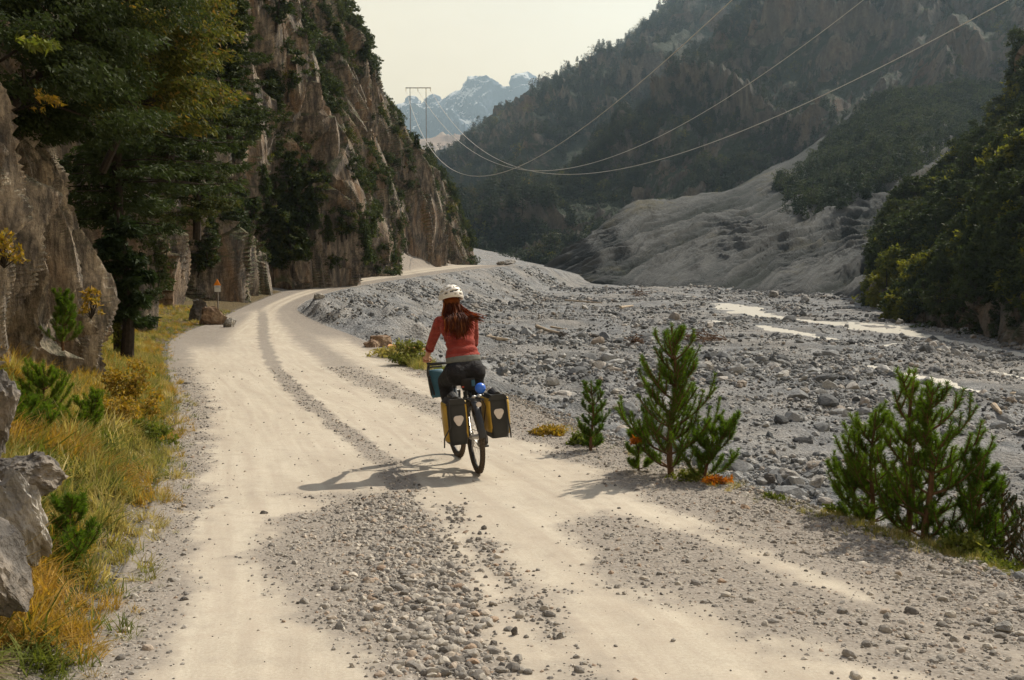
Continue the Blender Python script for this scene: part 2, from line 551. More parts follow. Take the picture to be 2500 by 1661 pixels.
M['slope'] = m_leaf('slope_foliage', (0.010, 0.020, 0.009), (0.024, 0.036, 0.013), (0.06, 0.06, 0.02), 0.2, 0.05, 0.8)
M['bark'] = simple('bark', (0.035, 0.028, 0.022), 0.9, 0.1, var=0.4, scale=14, bump=0.5)
M['twig'] = simple('pine_bark', (0.13, 0.075, 0.042), 0.9, 0.1, var=0.3, scale=30, bump=0.3)
# ------------------------------------------------------------------ ground shape
def interp(pts):
    xs = np.array([p[0] for p in pts], float); ys = np.array([p[1] for p in pts], float)
    # monotone-ish smooth interpolation: linear, then smoothed by sampling
    g = np.linspace(xs[0], xs[-1], 1600)
    v = np.interp(g, xs, ys)
    w = max(3, int(1600 * 0.006))
    pos = np.interp(g, xs, ys)
    # radius of smoothing grows with distance
    out = np.empty_like(pos)
    for i, y in enumerate(g):
        r = 0.6 + 0.10 * max(0, y)
        m = np.abs(g - y) < r
        out[i] = pos[m].mean()
    return lambda y: np.interp(y, g, out)

ZR = interp([(-10, 0.4), (0, 0), (12, -0.6), (20, -0.9), (33, -1.25), (50, -1.52), (62, -1.55), (75, -1.2), (90, -0.85), (120, -0.2), (148, 0.18), (160, -0.3), (200, -3), (450, -4)])
EL = interp([(-10, -0.6), (1, -1.2), (4.3, -1.77), (6.5, -2.33), (9.2, -3.1), (15.7, -5.1), (22, -7.5), (34, -11.6), (45, -13.4), (60, -16), (75, -17.2), (90, -17), (120, -14.3), (150, -11.7), (200, -4), (450, 30)])
ER = interp([(-10, 4.6), (1, 4.4), (4.3, 3.3), (6.5, 2.55), (9.2, 1.75), (12, 0.9), (15.7, 0.1), (22, -2.0), (34, -5.2), (45, -9.0), (60, -13.4), (75, -14.0), (90, -11.8), (120, -5), (150, 3.0), (200, 15), (450, 50)])
SLP = interp([(-10, 0.8), (0, 0.8), (22, 0.7), (34, 0.42), (60, 0.33), (90, 0.36), (130, 0.55), (150, 0.68), (450, 0.7)])
BANK = interp([(-10, 0.45), (0, 0.45), (10, 0.42), (16, 0.30), (26, 0.10), (45, 0.05), (60, 0.15), (450, 0.2)])
BED = -3.65

STREAMS = [  # (px, py, half width in px of height)
    [(1752, 741, 2), (1790, 745, 4), (1800, 752, 7), (1830, 764, 6), (1900, 777, 4), (1990, 786, 4), (2060, 793, 6), (2110, 801, 7), (2165, 808, 8), (2230, 817, 7), (2310, 832, 5), (2400, 850, 5), (2520, 872, 7), (2650, 890, 8)],
    [(1990, 786, 2), (2080, 788, 3), (2200, 799, 3), (2215, 812, 4)],
    [(1850, 795, 3), (1900, 806, 5), (1960, 818, 6), (2030, 830, 4)],
    [(2070, 838, 2), (2140, 848, 2), (2210, 838, 3)],
    [(2120, 893, 4), (2160, 905, 6), (2230, 918, 5), (2290, 930, 8), (2340, 948, 5), (2420, 965, 5), (2540, 975, 8)],
    [(1690, 878, 2), (1735, 888, 2)], [(1740, 783, 2), (1770, 792, 2)],
    [(2350, 900, 2), (2440, 912, 3), (2520, 930, 4)],
]
WZ = BED - 0.03
SW = []
for line in STREAMS:
    q = []
    for (px, py, hw) in line:
        a = on_plane(px, py, WZ)
        b = on_plane(px, py - hw, WZ); c = on_plane(px, py + hw, WZ)
        q.append((a[0], a[1], 0.5 * (b[1] - c[1])))
    SW.append([(a_, b_, c_ * 0.68) for a_, b_, c_ in q])

def seg_dist(x, y, pts):
    """distance (in y-stretched metric) to polyline; returns signed 'inside' measure 1 at axis, 0 at edge"""
    best = np.full(x.shape, -9.0)
    for (ax, ay, aw), (bx, by, bw) in zip(pts[:-1], pts[1:]):
        dx, dy = bx - ax, by - ay
        L2 = dx * dx + dy * dy + 1e-9
        t = np.clip(((x - ax) * dx + (y - ay) * dy) / L2, 0, 1)
        d = np.hypot(x - ax - t * dx, y - ay - t * dy)
        w = aw + (bw - aw) * t
        best = np.maximum(best, 1 - d / np.maximum(w, 0.05))
    return best

def ridge_add(x, y, pts, height, width):
    best = np.zeros(x.shape)
    for (ax, ay, ah), (bx, by, bh) in zip(pts[:-1], pts[1:]):
        dx, dy = bx - ax, by - ay
        L2 = dx * dx + dy * dy + 1e-9
        t = np.clip(((x - ax) * dx + (y - ay) * dy) / L2, 0, 1)
        d = np.hypot(x - ax - t * dx, y - ay - t * dy)
        h = (ah + (bh - ah) * t)
        best = np.maximum(best, h * sstep(0, 1, np.clip(1 - d / width, 0, 1) ** 0.8))
    return best * height

def pxy(px, py, z):
    p = on_plane(px, py, z); return p[0], p[1]

MOUNDS = [
    ([(*pxy(735, 748, -1.5), 0.1), (*pxy(775, 760, -1.5), 0.55), (*pxy(820, 772, -1.5), 0.9), (*pxy(870, 785, -1.6), 0.9), (*pxy(950, 812, -1.8), 1.0), (*pxy(1010, 845, -2.0), 1.0), (*pxy(1065, 880, -2.2), 0.7)], 1.05, 3.6),
    ([(*pxy(880, 735, -1.5), 0.5), (*pxy(960, 745, -1.6), 1.0), (*pxy(1040, 765, -2.0), 0.9), (*pxy(1120, 790, -2.4), 0.4)], 1.05, 4.4),
]
BERM = [(-15.2, 112, 0.3), (-14.0, 122, 1.0), (-12.6, 134, 1.0), (-11.0, 142, 0.2)]

def ground_z(x, y, detail=True):
    x = np.asarray(x, float); y = np.asarray(y, float)
    sh = x.shape
    x = x.ravel(); y = y.ravel()
    zr, el, er = ZR(y), EL(y), ER(y)
    P = np.stack([x, y, np.zeros_like(x)], 1)
    lo = fbm(P * 0.045, 4, 0.5, seed=3)
    n1 = fbm(P * 0.35, 5, 0.55, seed=5)
    bed = BED + 0.35 * lo * sstep(10, 60, y) + 0.16 * n1
    bed = bed + 0.25 * sstep(110, 190, y)
    # darker hummocky levees on the bed, right-hand side
    bed = bed + 0.22 * sstep(0.15, 0.5, fbm(P * np.array([0.08, 0.16, 1]), 3, seed=9)) 
    inside = np.full(x.shape, -9.0)
    for s in SW:
        inside = np.maximum(inside, seg_dist(x, y, s))
    wob = 0.40 * perlin(P * np.array([0.35, 0.35, 1]), 21) + 0.35 * perlin(P * 1.1, 22) + 0.25 * perlin(P * 2.9, 23)
    ins = inside + wob
    flat = sstep(-4.5, -0.7, inside)
    bed = bed * (1 - flat) + (WZ + 0.06 + 0.05 * n1) * flat
    carve = sstep(0.22, 0.60, ins)
    bed = bed * (1 - carve) + (WZ - 0.14) * carve
    dR = np.maximum(0, x - er)
    sl = SLP(y)
    side = zr - sl * (np.logaddexp(0, (dR - 0.55) / 0.22) * 0.22 - 0.0174) + 0.18 * n1 * sstep(0.5, 3, dR)
    k = 0.35
    z = np.log(np.exp(np.clip((side - BED) / k, -30, 30)) + np.exp(np.clip((bed - BED) / k, -30, 30))) * k + BED
    z = np.where(dR > 0.05, z, zr)
    z = np.where((dR > 0.05) & (side - bed < -1.2), bed, z)
    for pts, hh, ww in MOUNDS:
        r = ridge_add(x, y, pts, hh, ww)
        z = z + r * (0.9 + 0.7 * n1 + 0.3 * perlin(P * 0.9, 91)) * sstep(-0.1, 0.9, dR)
    dL = np.maximum(0, el - x)
    bk = BANK(y)
    left = zr + bk * np.maximum(0, dL - 0.25) + 0.12 * n1 * sstep(0.4, 2, dL)
    z = np.where(x < el, left, z)
    z = z + ridge_add(x, y, BERM, 2.3, 3.4) * (0.9 + 0.3 * n1)
    # stones and small lumps
    if detail:
        amp = sstep(0.0, 0.7, dR) + 0.6 * sstep(0.2, 0.8, dL)
        m = amp > 0
        dd = np.zeros_like(z)
        Pm = P[m]
        dd[m] = 0.07 * np.abs(perlin(Pm * 2.1, 40)) + 0.05 * perlin(Pm * 4.3, 41) + 0.03 * perlin(Pm * 9.0, 42)
        z = z + dd * np.minimum(1, amp)
    rd = (dR <= 0.05) & (dL <= 0)
    if rd.any():
        # wheel tracks: shallow ruts, crowned middle
        t = (x - el) / np.maximum(er - el, 0.1)
        z = z + np.where(rd, 0.02 * perlin(P * 0.9, 50) + 0.006 * perlin(P * 5, 51), 0)
    return z.reshape(sh)

def gz(x, y):
    return float(ground_z(np.array([x]), np.array([y]))[0])

# ground sheet
NY, NX = 520, 640
ys = 1.2 * (480 / 1.2) ** np.linspace(0, 1, NY)
ys = np.concatenate([[-12, -6, -2, 0.4], ys]); NY = len(ys)
us = np.concatenate([np.linspace(-1.35, -0.62, 60)[:-1], np.linspace(-0.62, 0.72, NX - 119), np.linspace(0.72, 1.9, 60)[1:]]); NX = len(us)
YY, UU = np.meshgrid(ys, us, indexing='ij')
XX = UU * (np.abs(YY) + 3.5)
ZZ = ground_z(XX, YY)
el_, er_ = EL(YY.ravel()).reshape(YY.shape), ER(YY.ravel()).reshape(YY.shape)
on_road = (XX > el_ + 0.15) & (XX < er_ - 0.15)
ZZ = ZZ - np.where(on_road, 0.06, 0.0)
gm = mesh_np('ground', np.stack([XX, YY, ZZ], -1).reshape(-1, 3), grid_faces(NY, NX), True)
dLg = el_ - XX
Pn = np.stack([XX.ravel(), YY.ravel(), np.zeros(XX.size)], 1)
soil = sstep(0.05, 0.5, dLg) * (YY < 75)
# grassy pocket right of the road
gp = np.exp(-(((XX + 2.6) / 1.5) ** 2 + ((YY - 24.5) / 4.5) ** 2))
add_attr(gm, 'soil', np.clip(soil + 0.8 * gp, 0, 1))
ground = tag(link('ground', gm, M['bed']), kind='structure')
ground['label'] = 'grey gravel river bed and rough roadside bank'

# road: polygons of gravel traced on the road (source pixels)
POLY = [
    ([(913, 1205), (1010, 1200), (1060, 1250), (1100, 1300), (1150, 1410), (1175, 1530), (1260, 1680), (930, 1680), (850, 1600), (830, 1531), (772, 1493), (665, 1425), (610, 1383), (690, 1264), (800, 1235)], 1.0),
    ([(1030, 1225), (1140, 1250), (1215, 1333), (1325, 1447), (1440, 1570), (1500, 1690), (1370, 1690), (1345, 1627), (1250, 1493), (1175, 1379), (1080, 1280)], 0.80),
    ([(1385, 1290), (1470, 1258), (1600, 1285), (1750, 1335), (1960, 1415), (2150, 1495), (2500, 1605), (2700, 1740), (2300, 1760), (2220, 1680), (2060, 1612), (1840, 1560), (1627, 1478), (1500, 1420), (1420, 1360)], 0.95),
    ([(1160, 1030), (1320, 1095), (1480, 1175), (1680, 1272), (1880, 1358), (2110, 1460), (2380, 1575), (2700, 1715), (3200, 1700), (2500, 1300), (1900, 1180), (1500, 1060), (1230, 970)], 1.0),
    ([(700, 1210), (930, 1190), (1000, 1215), (900, 1235), (790, 1232)], 0.55),
]
CENTER = [(640, 745), (642, 790), (645, 835), (665, 890), (715, 950), (790, 1015), (870, 1075), (950, 1135), (990, 1200)]
LMARG = [(540, 815), (470, 850), (448, 900), (460, 1000), (448, 1100), (415, 1220), (370, 1360), (310, 1500), (240, 1661), (150, 1850)]
RMARG = [(830, 850), (900, 905), (1000, 960), (1150, 1020)]
RM2 = [(690, 735), (705, 780), (760, 840), (850, 905), (960, 960), (1080, 1005), (1180, 1040)]

def plane_pts(pts):
    r = []
    for (px, py) in pts:
        Y = 8.0
        for _ in range(25):
            z = float(ZR(Y)); p = on_plane(px, py, z)
            Y = 0.5 * Y + 0.5 * min(max(p[1], 1.0), 160)
        r.append((p[0], p[1]))
    return r

def poly_sd(x, y, poly):
    """signed distance, positive inside"""
    ins = np.zeros(x.shape, bool); d = np.full(x.shape, 1e9)
    n = len(poly)
    for i in range(n):
        ax, ay = poly[i]; bx, by = poly[(i + 1) % n]
        dx, dy = bx - ax, by - ay
        t = np.clip(((x - ax) * dx + (y - ay) * dy) / (dx * dx + dy * dy + 1e-12), 0, 1)
        d = np.minimum(d, np.hypot(x - ax - t * dx, y - ay - t * dy))
        c = ((ay > y) != (by > y)) & (x < (bx - ax) * (y - ay) / (by - ay + 1e-12) + ax)
        ins ^= c
    return np.where(ins, d, -d)

def line_d(x, y, pts):
    d = np.full(x.shape, 1e9)
    for (ax, ay), (bx, by) in zip(pts[:-1], pts[1:]):
        dx, dy = bx - ax, by - ay
        t = np.clip(((x - ax) * dx + (y - ay) * dy) / (dx * dx + dy * dy + 1e-12), 0, 1)
        d = np.minimum(d, np.hypot(x - ax - t * dx, y - ay - t * dy))
    return d

WP = [(plane_pts(p), v) for p, v in POLY]
WC, WL, WR2 = plane_pts(CENTER), plane_pts(LMARG), plane_pts(RM2)

def gravel_mask(x, y):
    x = np.asarray(x, float).ravel(); y = np.asarray(y, float).ravel()
    P = np.stack([x, y, np.zeros_like(x)], 1)
    wob = 0.20 * fbm(P * 1.3, 5, 0.65, seed=70)
    g = np.zeros_like(x)
    for poly, v in WP:
        sdp = poly_sd(x, y, poly) + wob
        g = np.maximum(g, v * sstep(-0.20, 0.30, sdp))
    far = 1 + y / 40
    g = np.maximum(g, 0.62 * sstep(1.0, 0.35, line_d(x, y, WC) / (0.16 * far) + wob * 2))
    g = np.maximum(g, 0.55 * sstep(1.0, 0.2, line_d(x, y, WR2) / (0.42 * far) + wob))
    el, er = EL(y), ER(y)
    dl, dr = x - el, er - x
    fy = sstep(4, 40, y)
    g = np.maximum(g, 0.75 * sstep(0.38 + 0.7 * fy, 0.02, dl + wob))
    g = np.maximum(g, 0.85 * sstep(0.55 + 0.3 * fy, 0.0, dr + wob))
    # beyond the bend: two pale tracks on grey gravel
    t = (x - el) / np.maximum(er - el, .1)
    far2 = sstep(50, 62, y)
    tr = np.exp(-((t - 0.42) / 0.09) ** 2) + np.exp(-((t - 0.62) / 0.09) ** 2)
    g = g * (1 - far2) + far2 * (0.8 - 0.8 * np.clip(tr, 0, 1))
    pad = sstep(30, 38, y) * sstep(62, 50, y) * sstep(0.62, 0.85, t)
    g = np.maximum(g, 0.7 * pad)
    lp = sstep(26, 33, y) * sstep(60, 48, y) * sstep(0.36, 0.18, t)
    g = np.maximum(g, 0.7 * lp)
    return np.clip(g, 0, 1)

RY = 1.0 * (170 / 1.0) ** np.linspace(0, 1, 760)
RT = np.linspace(0, 1, 230)
YR, TR = np.meshgrid(RY, RT, indexing='ij')
elr, err = EL(YR.ravel()).reshape(YR.shape) - 0.25, ER(YR.ravel()).reshape(YR.shape) + 0.12
XR = elr + (err - elr) * TR
ZRr = ground_z(XR, YR, True)
edge = np.minimum(TR, 1 - TR)
zz = ZRr + 0.014 - 0.05 * sstep(0.012, 0.0, edge)
G = gravel_mask(XR, YR)
Pr = np.stack([XR.ravel(), YR.ravel(), np.zeros(XR.size)], 1)
bump = 0.010 * np.abs(perlin(Pr * 17, 61)) * G + 0.012 * np.abs(perlin(Pr * 7, 62)) * G
zz = zz + bump.reshape(zz.shape)
rm = mesh_np('road', np.stack([XR, YR, zz], -1).reshape(-1, 3), grid_faces(len(RY), len(RT)), True)
add_attr(rm, 'gravel', G)
add_attr(rm, 'across', (XR - elr))
grey = 0.6 + 0.4 * np.maximum(sstep(14, 30, YR), sstep(0.9, 0.1, ER(YR.ravel()).reshape(YR.shape) - XR))
add_attr(rm, 'grey', grey)
road = tag(link('road', rm, M['road']), kind='structure')
road['label'] = 'pale unpaved road with gravel strips between the wheel tracks'

# water
def m_water():
    k = NT('stream_water')
    p = k.pos()
    n = k.noise(k.mapping(p, (1, 1, 1)), 5, 3, 0.6)
    b = k.bsdf((0.80, 0.76, 0.66), 0.2, k.bump(n, 0.25, 0.05), 0.6)  # pale base colour: silty water, with the sky glint put into it
    b.inputs['IOR'].default_value = 1.33
    return k.m
M['water'] = m_water()
mb = MB()
for q in SW:
    P2 = []
    for i, (x, y, w) in enumerate(q):
        a = q[max(0, i - 1)]; b = q[min(len(q) - 1, i + 1)]
        t = np.array([b[0] - a[0], b[1] - a[1]]); t /= np.linalg.norm(t) + 1e-9
        nrm = np.array([-t[1], t[0]]); ww = max(0.35, w) * 1.0
        P2.append([[x + nrm[0] * ww, y + nrm[1] * ww, WZ], [x - nrm[0] * ww, y - nrm[1] * ww, WZ]])
    V = np.array(P2).reshape(-1, 3)
    V[:, 2] += 0.002 * (SW.index(q))
    mb.add(V, np.array([[2 * i, 2 * i + 1, 2 * i + 3, 2 * i + 2] for i in range(len(q) - 1)]))
water = tag(mb.build('stream_water', M['water']), kind='structure')
water['label'] = 'shallow braided stream shining in the grey river bed'

# ------------------------------------------------------------------ landforms
def cr_interp(A, n):
    """Catmull-Rom along axis 0 of A (k, ...) to n samples; returns samples"""
    k = A.shape[0]
    t = np.linspace(0, k - 1, n)
    i = np.clip(np.floor(t).astype(int), 0, k - 2)
    f = (t - i).reshape(-1, *([1] * (A.ndim - 1)))
    p0 = A[np.maximum(i - 1, 0)]; p1 = A[i]; p2 = A[i + 1]; p3 = A[np.minimum(i + 2, k - 1)]
    return 0.5 * ((2 * p1) + (-p0 + p2) * f + (2 * p0 - 5 * p1 + 4 * p2 - p3) * f * f + (-p0 + 3 * p1 - 3 * p2 + p3) * f ** 3)

def normals(G_):
    du = np.gradient(G_, axis=1); dv = np.gradient(G_, axis=0)
    n = np.cross(du, dv)
    n /= np.linalg.norm(n, axis=-1, keepdims=True) + 1e-12
    return n

def patch(name, cols, nr, nc, disp, mat, smooth=False, flip=False, base_from=None):
    """cols: list of columns, each a list of 3-D control points from foot to top"""
    A = np.array(cols, float)                       # (ncol, nrow, 3)
    A = cr_interp(A, nc)                            # columns
    A = cr_interp(np.swapaxes(A, 0, 1), nr)         # rows -> (nr, nc, 3)
    N = normals(A)
    if flip: N = -N
    A2 = disp(A, N)
    N2 = normals(A2)
    if flip: N2 = -N2
    Fc = grid_faces(nr, nc)
    if flip: Fc = Fc[:, ::-1]
    me = mesh_np(name, A2.reshape(-1, 3), Fc, smooth)
    o = link(name, me, mat)
    return o, A2, N2

def disp_cliff(amp=2.2, sc_=0.10, vert=0.35, seed=100, fine=0.5, lean=0.0, flute=0.0):
    def f(A, N):
        sh = A.shape
        P = A.reshape(-1, 3)
        Q = P.copy()
        Q[:, 0] += P[:, 2] * 0.16                      # beds and cracks lean
        warp = np.stack([fbm(Q * sc_ * 0.9 * np.array([1, 1, vert]), 4, seed=seed + 5 + 9 * i) for i in range(3)], 1)
        q = Q * np.array([sc_, sc_, sc_ * vert])
        big = fbm(Q * sc_ * 0.42 * np.array([1, 1, 0.45]), 4, 0.5, seed=seed + 40)
        f1 = facets(q * 0.9 + warp * 0.25, seed, 0.9, 0.42)
        f2 = facets(q * 2.6 + warp * 0.35, seed + 1, 0.9, 0.45)
        f3 = facets(Q * sc_ * 5.2 * np.array([1, 1, 0.22]) + warp * 0.5, seed + 2, 0.9, 0.5)
        cr_ = ridged(q * 1.5 + warp * 0.4, 2, 0.5, seed=seed + 70)
        crack = -sstep(0.80, 1.05, cr_)
        d = amp * (2.3 * big + 0.85 * f1 + 0.45 * f2 + 0.27 * f3 + 0.8 * crack) + fine * 0.6 * fbm(P * np.array([1, 1, 0.12]) * sc_ * 4.5, 1, 0.6, seed=seed + 90)
        if flute:
            fl = ridged(Q * np.array([1, 1, 0.10]) * sc_ * 1.9 + warp * 0.3, 2, 0.5, seed=seed + 95) - 0.9
            d = d + flute * fl
        return A + N * d.reshape(sh[0], sh[1], 1)
    return f
# left cliff, from behind the near pillar to the corner where the road vanishes
def col(*pp, foot=3.0, back=(6, 45)):
    pts = [at(*p) for p in pp]
    b = pts[0].copy(); b[2] -= foot
    t = pts[-1].copy(); t2 = t + np.array([-back[0], back[1], back[1] * 0.18])
    return [b] + pts + [t2]
CLIFF = [
    col((-220, 880, 31), (-260, 500, 33), (-300, 100, 35), (-300, -500, 40)),
    col((40, 850, 33), (20, 500, 35), (0, 100, 37), (0, -500, 42)),
    col((180, 830, 37), (180, 500, 39), (170, 100, 42), (160, -500, 48)),
    col((310, 810, 41), (320, 500, 44), (325, 100, 48), (320, -500, 56)),
    col((415, 785, 45), (440, 480, 49), (455, 60, 54), (465, -500, 66)),
    col((530, 755, 58), (550, 500, 62), (570, 100, 68), (575, -420, 84)),
    col((632, 724, 74), (650, 590, 78), (655, 150, 80), (665, -260, 98)),
    col((745, 707, 79), (765, 500, 84), (770, 220, 95), (758, -20, 114)),
    col((860, 683, 96), (868, 520, 100), (860, 300, 108), (850, 115, 128)),
    col((955, 662, 119), (950, 530, 122), (925, 380, 130), (915, 245, 143)),
    col((1040, 652, 138), (1028, 560, 142), (1010, 450, 148), (990, 345, 160)),
    col((1108, 646, 155), (1100, 580, 158), (1090, 510, 162), (1072, 440, 172)),
    col((1085, 646, 190), (1080, 590, 190), (1070, 520, 195), (1060, 460, 205)),
    col((980, 646, 240), (970, 590, 240), (960, 520, 240), (950, 480, 250)),
]
cliff, CG, CN = patch('rock_cliff', CLIFF, 360, 1050, disp_cliff(2.2, 0.115, 0.24, 100, 0.35, flute=0.9), M['cliff'])
tag(cliff, 'tall craggy limestone cliff rising on the left of the road, dotted with pines', 'cliff')

def colx(xys, zs, foot=1.5):
    return [np.array([x, y, z]) for (x, y), z in zip(xys, zs)]

# near rock pillar at the left edge
NP = [
    col((-700, 1300, 4.5), (-700, 700, 5.5), (-700, 200, 6.5), (-700, -300, 8), foot=1.5, back=(3, 5)),
    col((-300, 1200, 7.0), (-300, 700, 7.6), (-300, 280, 8.5), (-300, -200, 10), foot=1.5, back=(3, 5)),
    col((-145, 1080, 9.5), (-145, 720, 10.2), (-135, 400, 11), (-135, 60, 12), foot=1.5, back=(3, 5)),
    col((-10, 960, 12.2), (-25, 720, 12.6), (-10, 480, 13.2), (-20, 270, 14), foot=1.5, back=(3, 5)),
    col((70, 925, 13.8), (75, 720, 13.6), (80, 510, 14.2), (55, 345, 15), foot=1.5, back=(3, 5)),
    col((150, 900, 16.0), (135, 720, 15.6), (123, 540, 15.8), (110, 385, 16.5), foot=1.5, back=(3, 5)),
    col((75, 880, 19.5), (65, 720, 19.5), (55, 560, 19.5), (45, 430, 20), foot=1.5, back=(3, 5)),
    col((-155, 860, 23), (-155, 700, 23), (-155, 560, 23), (-155, 430, 23.5), foot=1.5, back=(3, 5)),
]
pillar, PG, PN = patch('rock_pillar', NP, 320, 560, disp_cliff(0.34, 0.55, 0.14, 230, 0.10, flute=0.7), M['near_rock'])
tag(pillar, 'near rock outcrop with pale fluted faces at the left edge above the grass bank', 'rock')

# scree fan on the right bank
def colp(foot_pt, pts, back):
    f = np.array(foot_pt, float); b = f.copy(); b[2] -= 4
    L = [b, f] + [np.array(p, float) for p in pts]
    t = L[-1] + np.array(back, float)
    return L + [t]
SC = [
    colp(at_z(1290, 240, -3.6), [at(1310, 668, 245), at(1318, 664, 250), at(1322, 662, 255)], (-10, 40, -10)),
    colp(at_z(1350, 205, -3.6), [at(1358, 662, 212), at(1368, 645, 222), at(1376, 634, 232)], (-5, 45, -14)),
    colp(at_z(1450, 172, -3.6), [at(1450, 655, 190), at(1460, 600, 212), at(1470, 560, 236)], (0, 45, -10)),
    colp(at_z(1560, 158, -3.6), [at(1560, 640, 185), at(1555, 570, 215), at(1548, 508, 250)], (0, 45, -4)),
    colp(at_z(1700, 150, -3.6), [at(1700, 640, 178), at(1700, 560, 215), at(1705, 483, 270)], (8, 45, 0)),
    colp(at_z(1850, 140, -3.6), [at(1850, 640, 170), at(1850, 540, 215), at(1860, 438, 290)], (8, 45, 4)),
    colp(at_z(2000, 128, -3.6), [at(2005, 640, 160), at(2010, 520, 210), at(2020, 385, 310)], (8, 45, 8)),
    colp(at_z(2150, 114, -3.6), [at(2150, 620, 150), at(2160, 470, 205), at(2170, 300, 320)], (8, 45, 12)),
    colp(at_z(2350, 105, -3.6), [at(2350, 600, 140), at(2350, 440, 200), at(2350, 290, 320)], (8, 45, 16)),
    colp(at_z(2800, 100, -3.6), [at(2800, 560, 140), at(2800, 440, 200), at(2800, 300, 320)], (8, 45, 20)),
]
def disp_scree(A, N):
    sh = A.shape; P = A.reshape(-1, 3)
    rel = P - CAM
    # bearing and height angle of each point: the gullies fan down from the upper right
    bx = rel[:, 0] / rel[:, 1]; bz = rel[:, 2] / rel[:, 1]
    acr = (bz * -1.0 + bx * 0.46)                 # across the fall line
    alo = (bx + 0.46 * bz)
    w = 0.16 * fbm(np.stack([alo * 5, acr * 5, 0 * alo], 1), 4, seed=301)
    q = np.stack([(acr + w * 0.12) * 42, alo * 2.2, 0 * alo], 1)
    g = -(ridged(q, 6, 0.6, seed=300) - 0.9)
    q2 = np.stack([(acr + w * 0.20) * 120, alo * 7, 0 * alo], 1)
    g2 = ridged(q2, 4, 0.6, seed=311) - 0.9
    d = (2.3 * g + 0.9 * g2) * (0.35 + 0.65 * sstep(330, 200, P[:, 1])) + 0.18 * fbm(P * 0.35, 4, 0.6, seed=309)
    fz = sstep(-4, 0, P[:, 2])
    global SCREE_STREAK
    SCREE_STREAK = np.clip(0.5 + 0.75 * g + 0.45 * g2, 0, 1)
    return A + N * (d * (0.25 + 0.75 * fz)).reshape(sh[0], sh[1], 1)
def m_scree():
    k = NT('scree_gravel')
    p = k.pos()
    a = k.noise(k.mapping(p, (0.5, 0.12, 0.30), (0, 0, -0.35)), 0.8, 8, 0.68)
    b = k.noise(p, 1.1, 8, 0.75)
    v = k.n('ShaderNodeTexVoronoi'); v.inputs['Scale'].default_value = 1.6; k.l(p, v.inputs['Vector'])
    c = k.ramp(a, [(0.30, (0.018, 0.021, 0.022)), (0.52, (0.038, 0.043, 0.044)), (0.75, (0.064, 0.068, 0.068))])
    c = k.mix(0.5, c, k.ramp(b, [(0.3, (0.028, 0.031, 0.031)), (0.7, (0.088, 0.092, 0.091))]))
    st = k.ramp(v.outputs['Distance'], [(0.07, (1, 1, 1)), (0.14, (0, 0, 0))])
    c = k.mix(k.math('MULTIPLY', st, 0.5), c, (0.20, 0.195, 0.18))
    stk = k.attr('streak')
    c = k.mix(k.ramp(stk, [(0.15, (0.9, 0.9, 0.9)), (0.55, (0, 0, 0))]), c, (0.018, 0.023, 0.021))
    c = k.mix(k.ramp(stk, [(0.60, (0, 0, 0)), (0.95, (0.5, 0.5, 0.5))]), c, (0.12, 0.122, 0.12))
    gr = k.ramp(k.noise(p, 0.045, 6, 0.65), [(0.54, (0, 0, 0)), (0.66, (0.7, 0.7, 0.7))])
    c = k.mix(gr, c, k.mix(b, (0.05, 0.05, 0.03), (0.13, 0.11, 0.06)))
    k.bsdf(c, 0.95, k.bump(k.math('ADD', b, a), 0.7, 0.6), 0.1)
    return k.m
M['scree'] = m_scree()
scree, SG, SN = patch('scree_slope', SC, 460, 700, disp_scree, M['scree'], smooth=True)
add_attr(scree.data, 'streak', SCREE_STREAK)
tag(scree, kind='structure'); scree['label'] = 'grey gullied scree fan coming down to the river bed'

# dark wooded spurs on the right
R1 = [
    colp(at_z(2155, 100, -3.6), [at(2160, 768, 101), at(2164, 753, 104), at(2170, 733, 108)], (5, 20, 0)),
    colp(at_z(2190, 92, -3.6), [at(2190, 718, 94), at(2200, 668, 100), at(2210, 623, 108)], (8, 20, 5)),
    colp(at_z(2270, 86, -3.6), [at(2270, 688, 91), at(2285, 608, 98), at(2305, 528, 110)], (8, 20, 5)),
    colp(at_z(2360, 80, -3.6), [at(2360, 668, 86), at(2380, 528, 97), at(2405, 388, 112)], (8, 20, 5)),
    colp(at_z(2480, 76, -3.6), [at(2480, 628, 84), at(2490, 448, 98), at(2500, 268, 115)], (8, 20, 5)),
    colp(at_z(2560, 72, -3.6), [at(2560, 572, 84), at(2560, 372, 98), at(2560, 142, 118)], (8, 20, 5)),
    colp(at_z(3000, 66, -3.6), [at(3000, 572, 84), at(3000, 412, 98), at(3000, 272, 118)], (8, 20, 5)),
]
R2 = [
    colp(at_z(2195, 82, -3.6), [at(2200, 786, 83), at(2205, 775, 84), at(2212, 765, 85)], (5, 12, -1)),
    colp(at_z(2225, 78, -3.6), [at(2228, 770, 79), at(2240, 745, 80), at(2262, 712, 83)], (5, 12, -1)),
    colp(at_z(2330, 71, -3.6), [at(2335, 760, 72), at(2345, 700, 75), at(2365, 625, 79)], (6, 12, 0)),
    colp(at_z(2440, 63, -3.6), [at(2445, 730, 65), at(2450, 620, 69), at(2460, 485, 76)], (6, 12, 2)),
    colp(at_z(2560, 56, -3.6), [at(2560, 700, 59), at(2560, 540, 64), at(2570, 330, 73)], (6, 12, 2)),
    colp(at_z(2900, 46, -3.6), [at(2900, 680, 50), at(2900, 560, 56), at(2900, 420, 66)], (6, 12, 2)),
]
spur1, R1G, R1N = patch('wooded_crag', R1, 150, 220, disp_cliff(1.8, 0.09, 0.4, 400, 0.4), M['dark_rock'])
tag(spur1, 'shaded wooded crag at the foot of the right-hand slope, behind the nearer crag', 'crag')
